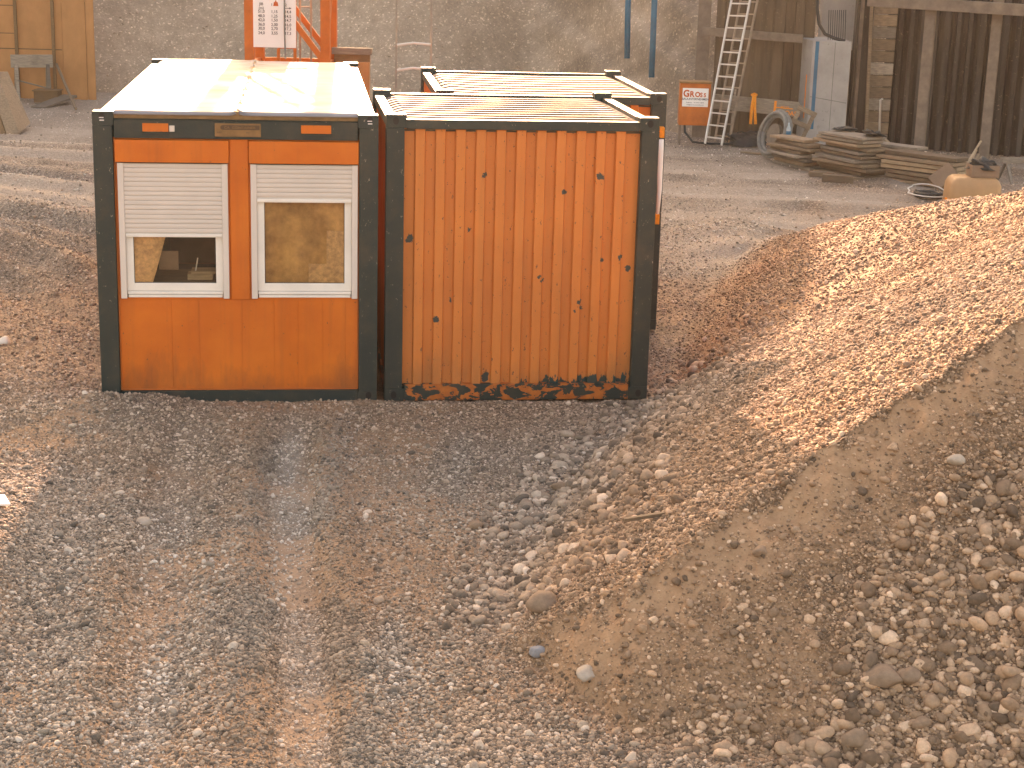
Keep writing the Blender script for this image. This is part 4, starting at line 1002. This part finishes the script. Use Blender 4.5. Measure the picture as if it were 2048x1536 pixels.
tr = MB(); tr.box(-.23, .23, -.18, .18, 0, .02); tr.box(-.23, .23, -.18, -.165, .02, .2); tr.box(-.23, .23, .165, .18, .02, .2); tr.box(-.23, -.215, -.165, .165, .02, .2); tr.box(.215, .23, -.165, .165, .02, .2)
tray = tr.build('crate', M['card'], None, .006); tray.location = (tk.x+.14, tk.y, .465); tag(tray, 'brown open crate full of dark scraps on top of the beige tank', 'crate')
o = blob('scrap_bundle', (tk.x+.14, tk.y, .62), .2, .15, .13, M['rubber'], 33, 'dark tangled scraps filling the crate on the beige tank', 'scraps', 1.4)
# trestle at far right
ts = G(2044, 372); trs = empty('saw_trestle', (ts.x+.15, ts.y+.5, 0), .2, 'small wooden saw trestle at the right edge before the sheet piles', 'trestle')
def trestle(root, L, H, mat):
    MB().box(-L/2, L/2, -.05, .05, H-.1, H).build('top_beam', mat, root, .005)
    for x in (-L/2+.1, L/2-.1):
        for s in (-1, 1): MB().bar((x, s*.28, 0), (x, s*.03, H-.1), .05, .04).build('leg', mat, root)
trestle(trs, .9, .45, M['wood_grey'])

# ------------------------------------------------------------------ left rear: plywood shuttering, trestle, boards
pw = empty('plywood_hoarding', (0, 0, 0), 0, 'tall orange brown plywood hoarding at the left rear of the pit', 'hoarding')
Yw = 41.6; x_r = AT(189, 100, Yw).x; x_l = x_r-9
def Xw(px): return AT(px, 80, Yw).x
MB().box(x_l, Xw(125), Yw, Yw+.04, -.1, 4.6).build('panel', M['ply'], pw, .006)
MB().box(Xw(125)+.01, Xw(172), Yw-.03, Yw+.04, -.1, 4.6).build('panel', M['ply'], pw, .006)
MB().box(Xw(172)+.01, x_r, Yw-.01, Yw+.04, -.1, 4.6).build('panel', M['ply'], pw, .006)
for px in (34, 108): MB().box(Xw(px)-.035, Xw(px)+.035, Yw-.10, Yw-.03, 0, 4.6).build('batten', M['batten'], pw, .005)
zj = AT(60, 98, Yw).z; MB().box(x_l, Xw(125)-.02, Yw-.006, Yw-.001, zj-.012, zj+.012).box(x_l, Xw(34)-.05, Yw-.006, Yw-.001, zj+.35, zj+.37).box(x_l, Xw(34)-.05, Yw-.006, Yw-.001, zj+1.0, zj+1.02).build('joint', M['batten'], pw)
ts = G(58, 205); tr2 = empty('saw_trestle', (ts.x, ts.y+.4, 0), .35, 'grey wooden saw trestle before the plywood hoarding', 'trestle')
MB().box(-.48, .48, -.03, .03, .78, 1.08).build('top_beam', M['wood_grey'], tr2, .005)
for x in (-.36, .36):
    for s in (-1, 1): MB().bar((x, s*.3, 0), (x, s*.03, .85), .08, .05).build('leg', M['wood_grey'], tr2)
MB().bar((-.36, -.16, .5), (.36, -.16, .3), .09, .03).build('brace', M['wood_grey'], tr2)
# big tilted form panel at the left edge
fb = empty('form_panel', (0, 0, 0), 0, 'thick wooden form panel tilted at the left edge of the photo', 'form panel')
q = [AT(0, 144, 35.0), AT(14, 146, 35.0), AT(62, 247, 34.3), AT(39, 268, 34.2), AT(-40, 262, 34.6), AT(-60, 144, 35.2)]
q = [AT(-4, 145, 35.6), AT(16, 143, 35.9), AT(61, 246, 35.2), AT(38, 268, 34.4)]
back = [p+Vector((-.28, .10, -.02)) for p in q]
MB().add([tuple(v) for v in q+back], [(0, 1, 2, 3), (7, 6, 5, 4), (0, 4, 5, 1), (1, 5, 6, 2), (2, 6, 7, 3), (3, 7, 4, 0)]).build('face_board', M['wood'], fb, .01)
bk2 = [p+Vector((-.3, .12, -.02)) for p in q]; bk3 = [p+Vector((-.55, .25, -.05)) for p in q]
MB().add([tuple(v) for v in bk2+bk3], [(0, 1, 2, 3), (7, 6, 5, 4), (0, 4, 5, 1), (1, 5, 6, 2), (2, 6, 7, 3), (3, 7, 4, 0)]).build('edge_frame', M['batten'], fb, .01)
st = MB().bar(AT(113, 128, 41.2), AT(152, 218, 38.8), .05, .05).build('stick', M['wood'], None); tag(st, 'thin wooden pole leaning against the plywood hoarding', 'pole')
bb = G(98, 215); plank((bb.x, bb.y+.5, .05), 1.2, 1.3, .38, .06, M['wood_grey'], 'grey board lying on the ground before the hoarding', None, (0, R(-8)))
bx2 = AT(95, 175, 40.6); o = MB().box(-.28, .28, -.2, .2, 0, .26).box(-.31, .31, -.23, .23, .26, .29).build('crate', M['batten'], None, .008); o.location = (bx2.x, 40.6, .02); tag(o, 'small brown crate at the foot of the plywood hoarding', 'crate')

# ------------------------------------------------------------------ single big stones and scraps
big = [(1090, 1215, .115, 'flat brown stone at the foot of the heap, below the cobbles'), (1122, 978, .075, 'brown cobble topmost at the left foot of the heap'),
       (950, 1056, .062, 'lone brown stone on the track before the stores'), (287, 1048, .07, 'pale flat stone on the ground before the office hut'),
       (1520, 1107, .055, 'round pink stone on the near face of the heap'), (1912, 925, .06, 'pale stone high on the near face of the heap'),
       (1708, 1485, .085, 'largest round tan stone at the bottom of the near face'), (1765, 1362, .12, 'rough brown rock amid the cobbles'), (1822, 1358, .08, 'smooth tan cobble right of the rough brown rock'),
       (1075, 1307, .055, 'blue grey pebble below the tip of the heap'), (1170, 1355, .08, 'rough pale rock near the tip of the heap'), (1215, 900, .05, 'pale round cobble on the far foot of the heap'),
       (8, 686, .09, 'white stone at the left edge beside the hut')]
def hit(px, py):
    Yv = np.linspace(6.5, 45, 8000); d = fw*F_PX + cr*(px-1024) - cu*(py-768)
    xs_ = d.x/d.y*Yv; zs_ = CH+d.z/d.y*Yv; hz = height(xs_, Yv, False); k = np.argmax(zs_ < hz); return xs_[k], Yv[k], hz[k]
rs2 = np.random.RandomState(77)
ms = [mat_plain('stone_a', (.27, .18, .12), .85, .25, 12, bump=.4), mat_plain('stone_b', (.42, .34, .27), .85, .2, 12, bump=.3), mat_plain('stone_c', (.24, .24, .25), .8, .2, 12), mat_plain('stone_white', (.62, .57, .5), .8, .15, 9)]
mi = [0, 0, 0, 1, 0, 1, 0, 0, 0, 2, 1, 1, 3]
for (px, py, r, lab), m in zip(big, mi):
    v, f = stone_shape(rs2, 3, 'rough' in lab); o = MB().add((v*r).tolist(), f).build('stone', ms[m], None, 0, True)
    x, y, z = hit(px, py); o.location = (x, y, z+r*.22); o.rotation_euler = (rs2.normal()*.15, rs2.normal()*.15, rs2.rand()*1-.5); tag(o, lab, 'stone')
x, y, z = hit(4, 1016); o = MB().box(-.07, .07, -.09, .09, 0, .015).build('board_scrap', M['paper'], None, .004); o.location = (x-.03, y, z+.05); o.rotation_euler = (.1, .1, .5); tag(o, 'white scrap of board lying in the sun at the left edge', 'board')
x, y, z = hit(1300, 1045); o = MB().bar((-.17, -.05, .03), (.17, .05, .06), .03, .02).build('wood_scrap', M['wood'], None); o.location = (x, y, z); tag(o, 'short broken stick lying on the left slope of the heap', 'stick')

# ------------------------------------------------------------------ sunlit dust in the air of the pit
hz = MB().box(-150, 150, -66, 116, -1.6, 17.5).build('haze', None)
hm = bpy.data.materials.new('haze_air'); hm.use_nodes = True; hn = hm.node_tree.nodes; hn.remove(hn['Principled BSDF'])
pv = hn.new('ShaderNodeVolumePrincipled'); pv.inputs['Density'].default_value = .0002; pv.inputs['Anisotropy'].default_value = .6; pv.inputs['Color'].default_value = (.95, .9, .82, 1)
hm.node_tree.links.new(pv.outputs[0], hn['Material Output'].inputs['Volume']); hz.data.materials.append(hm)
tag(hz, 'thin sunlit dusty haze filling the air of the pit', kind='stuff')
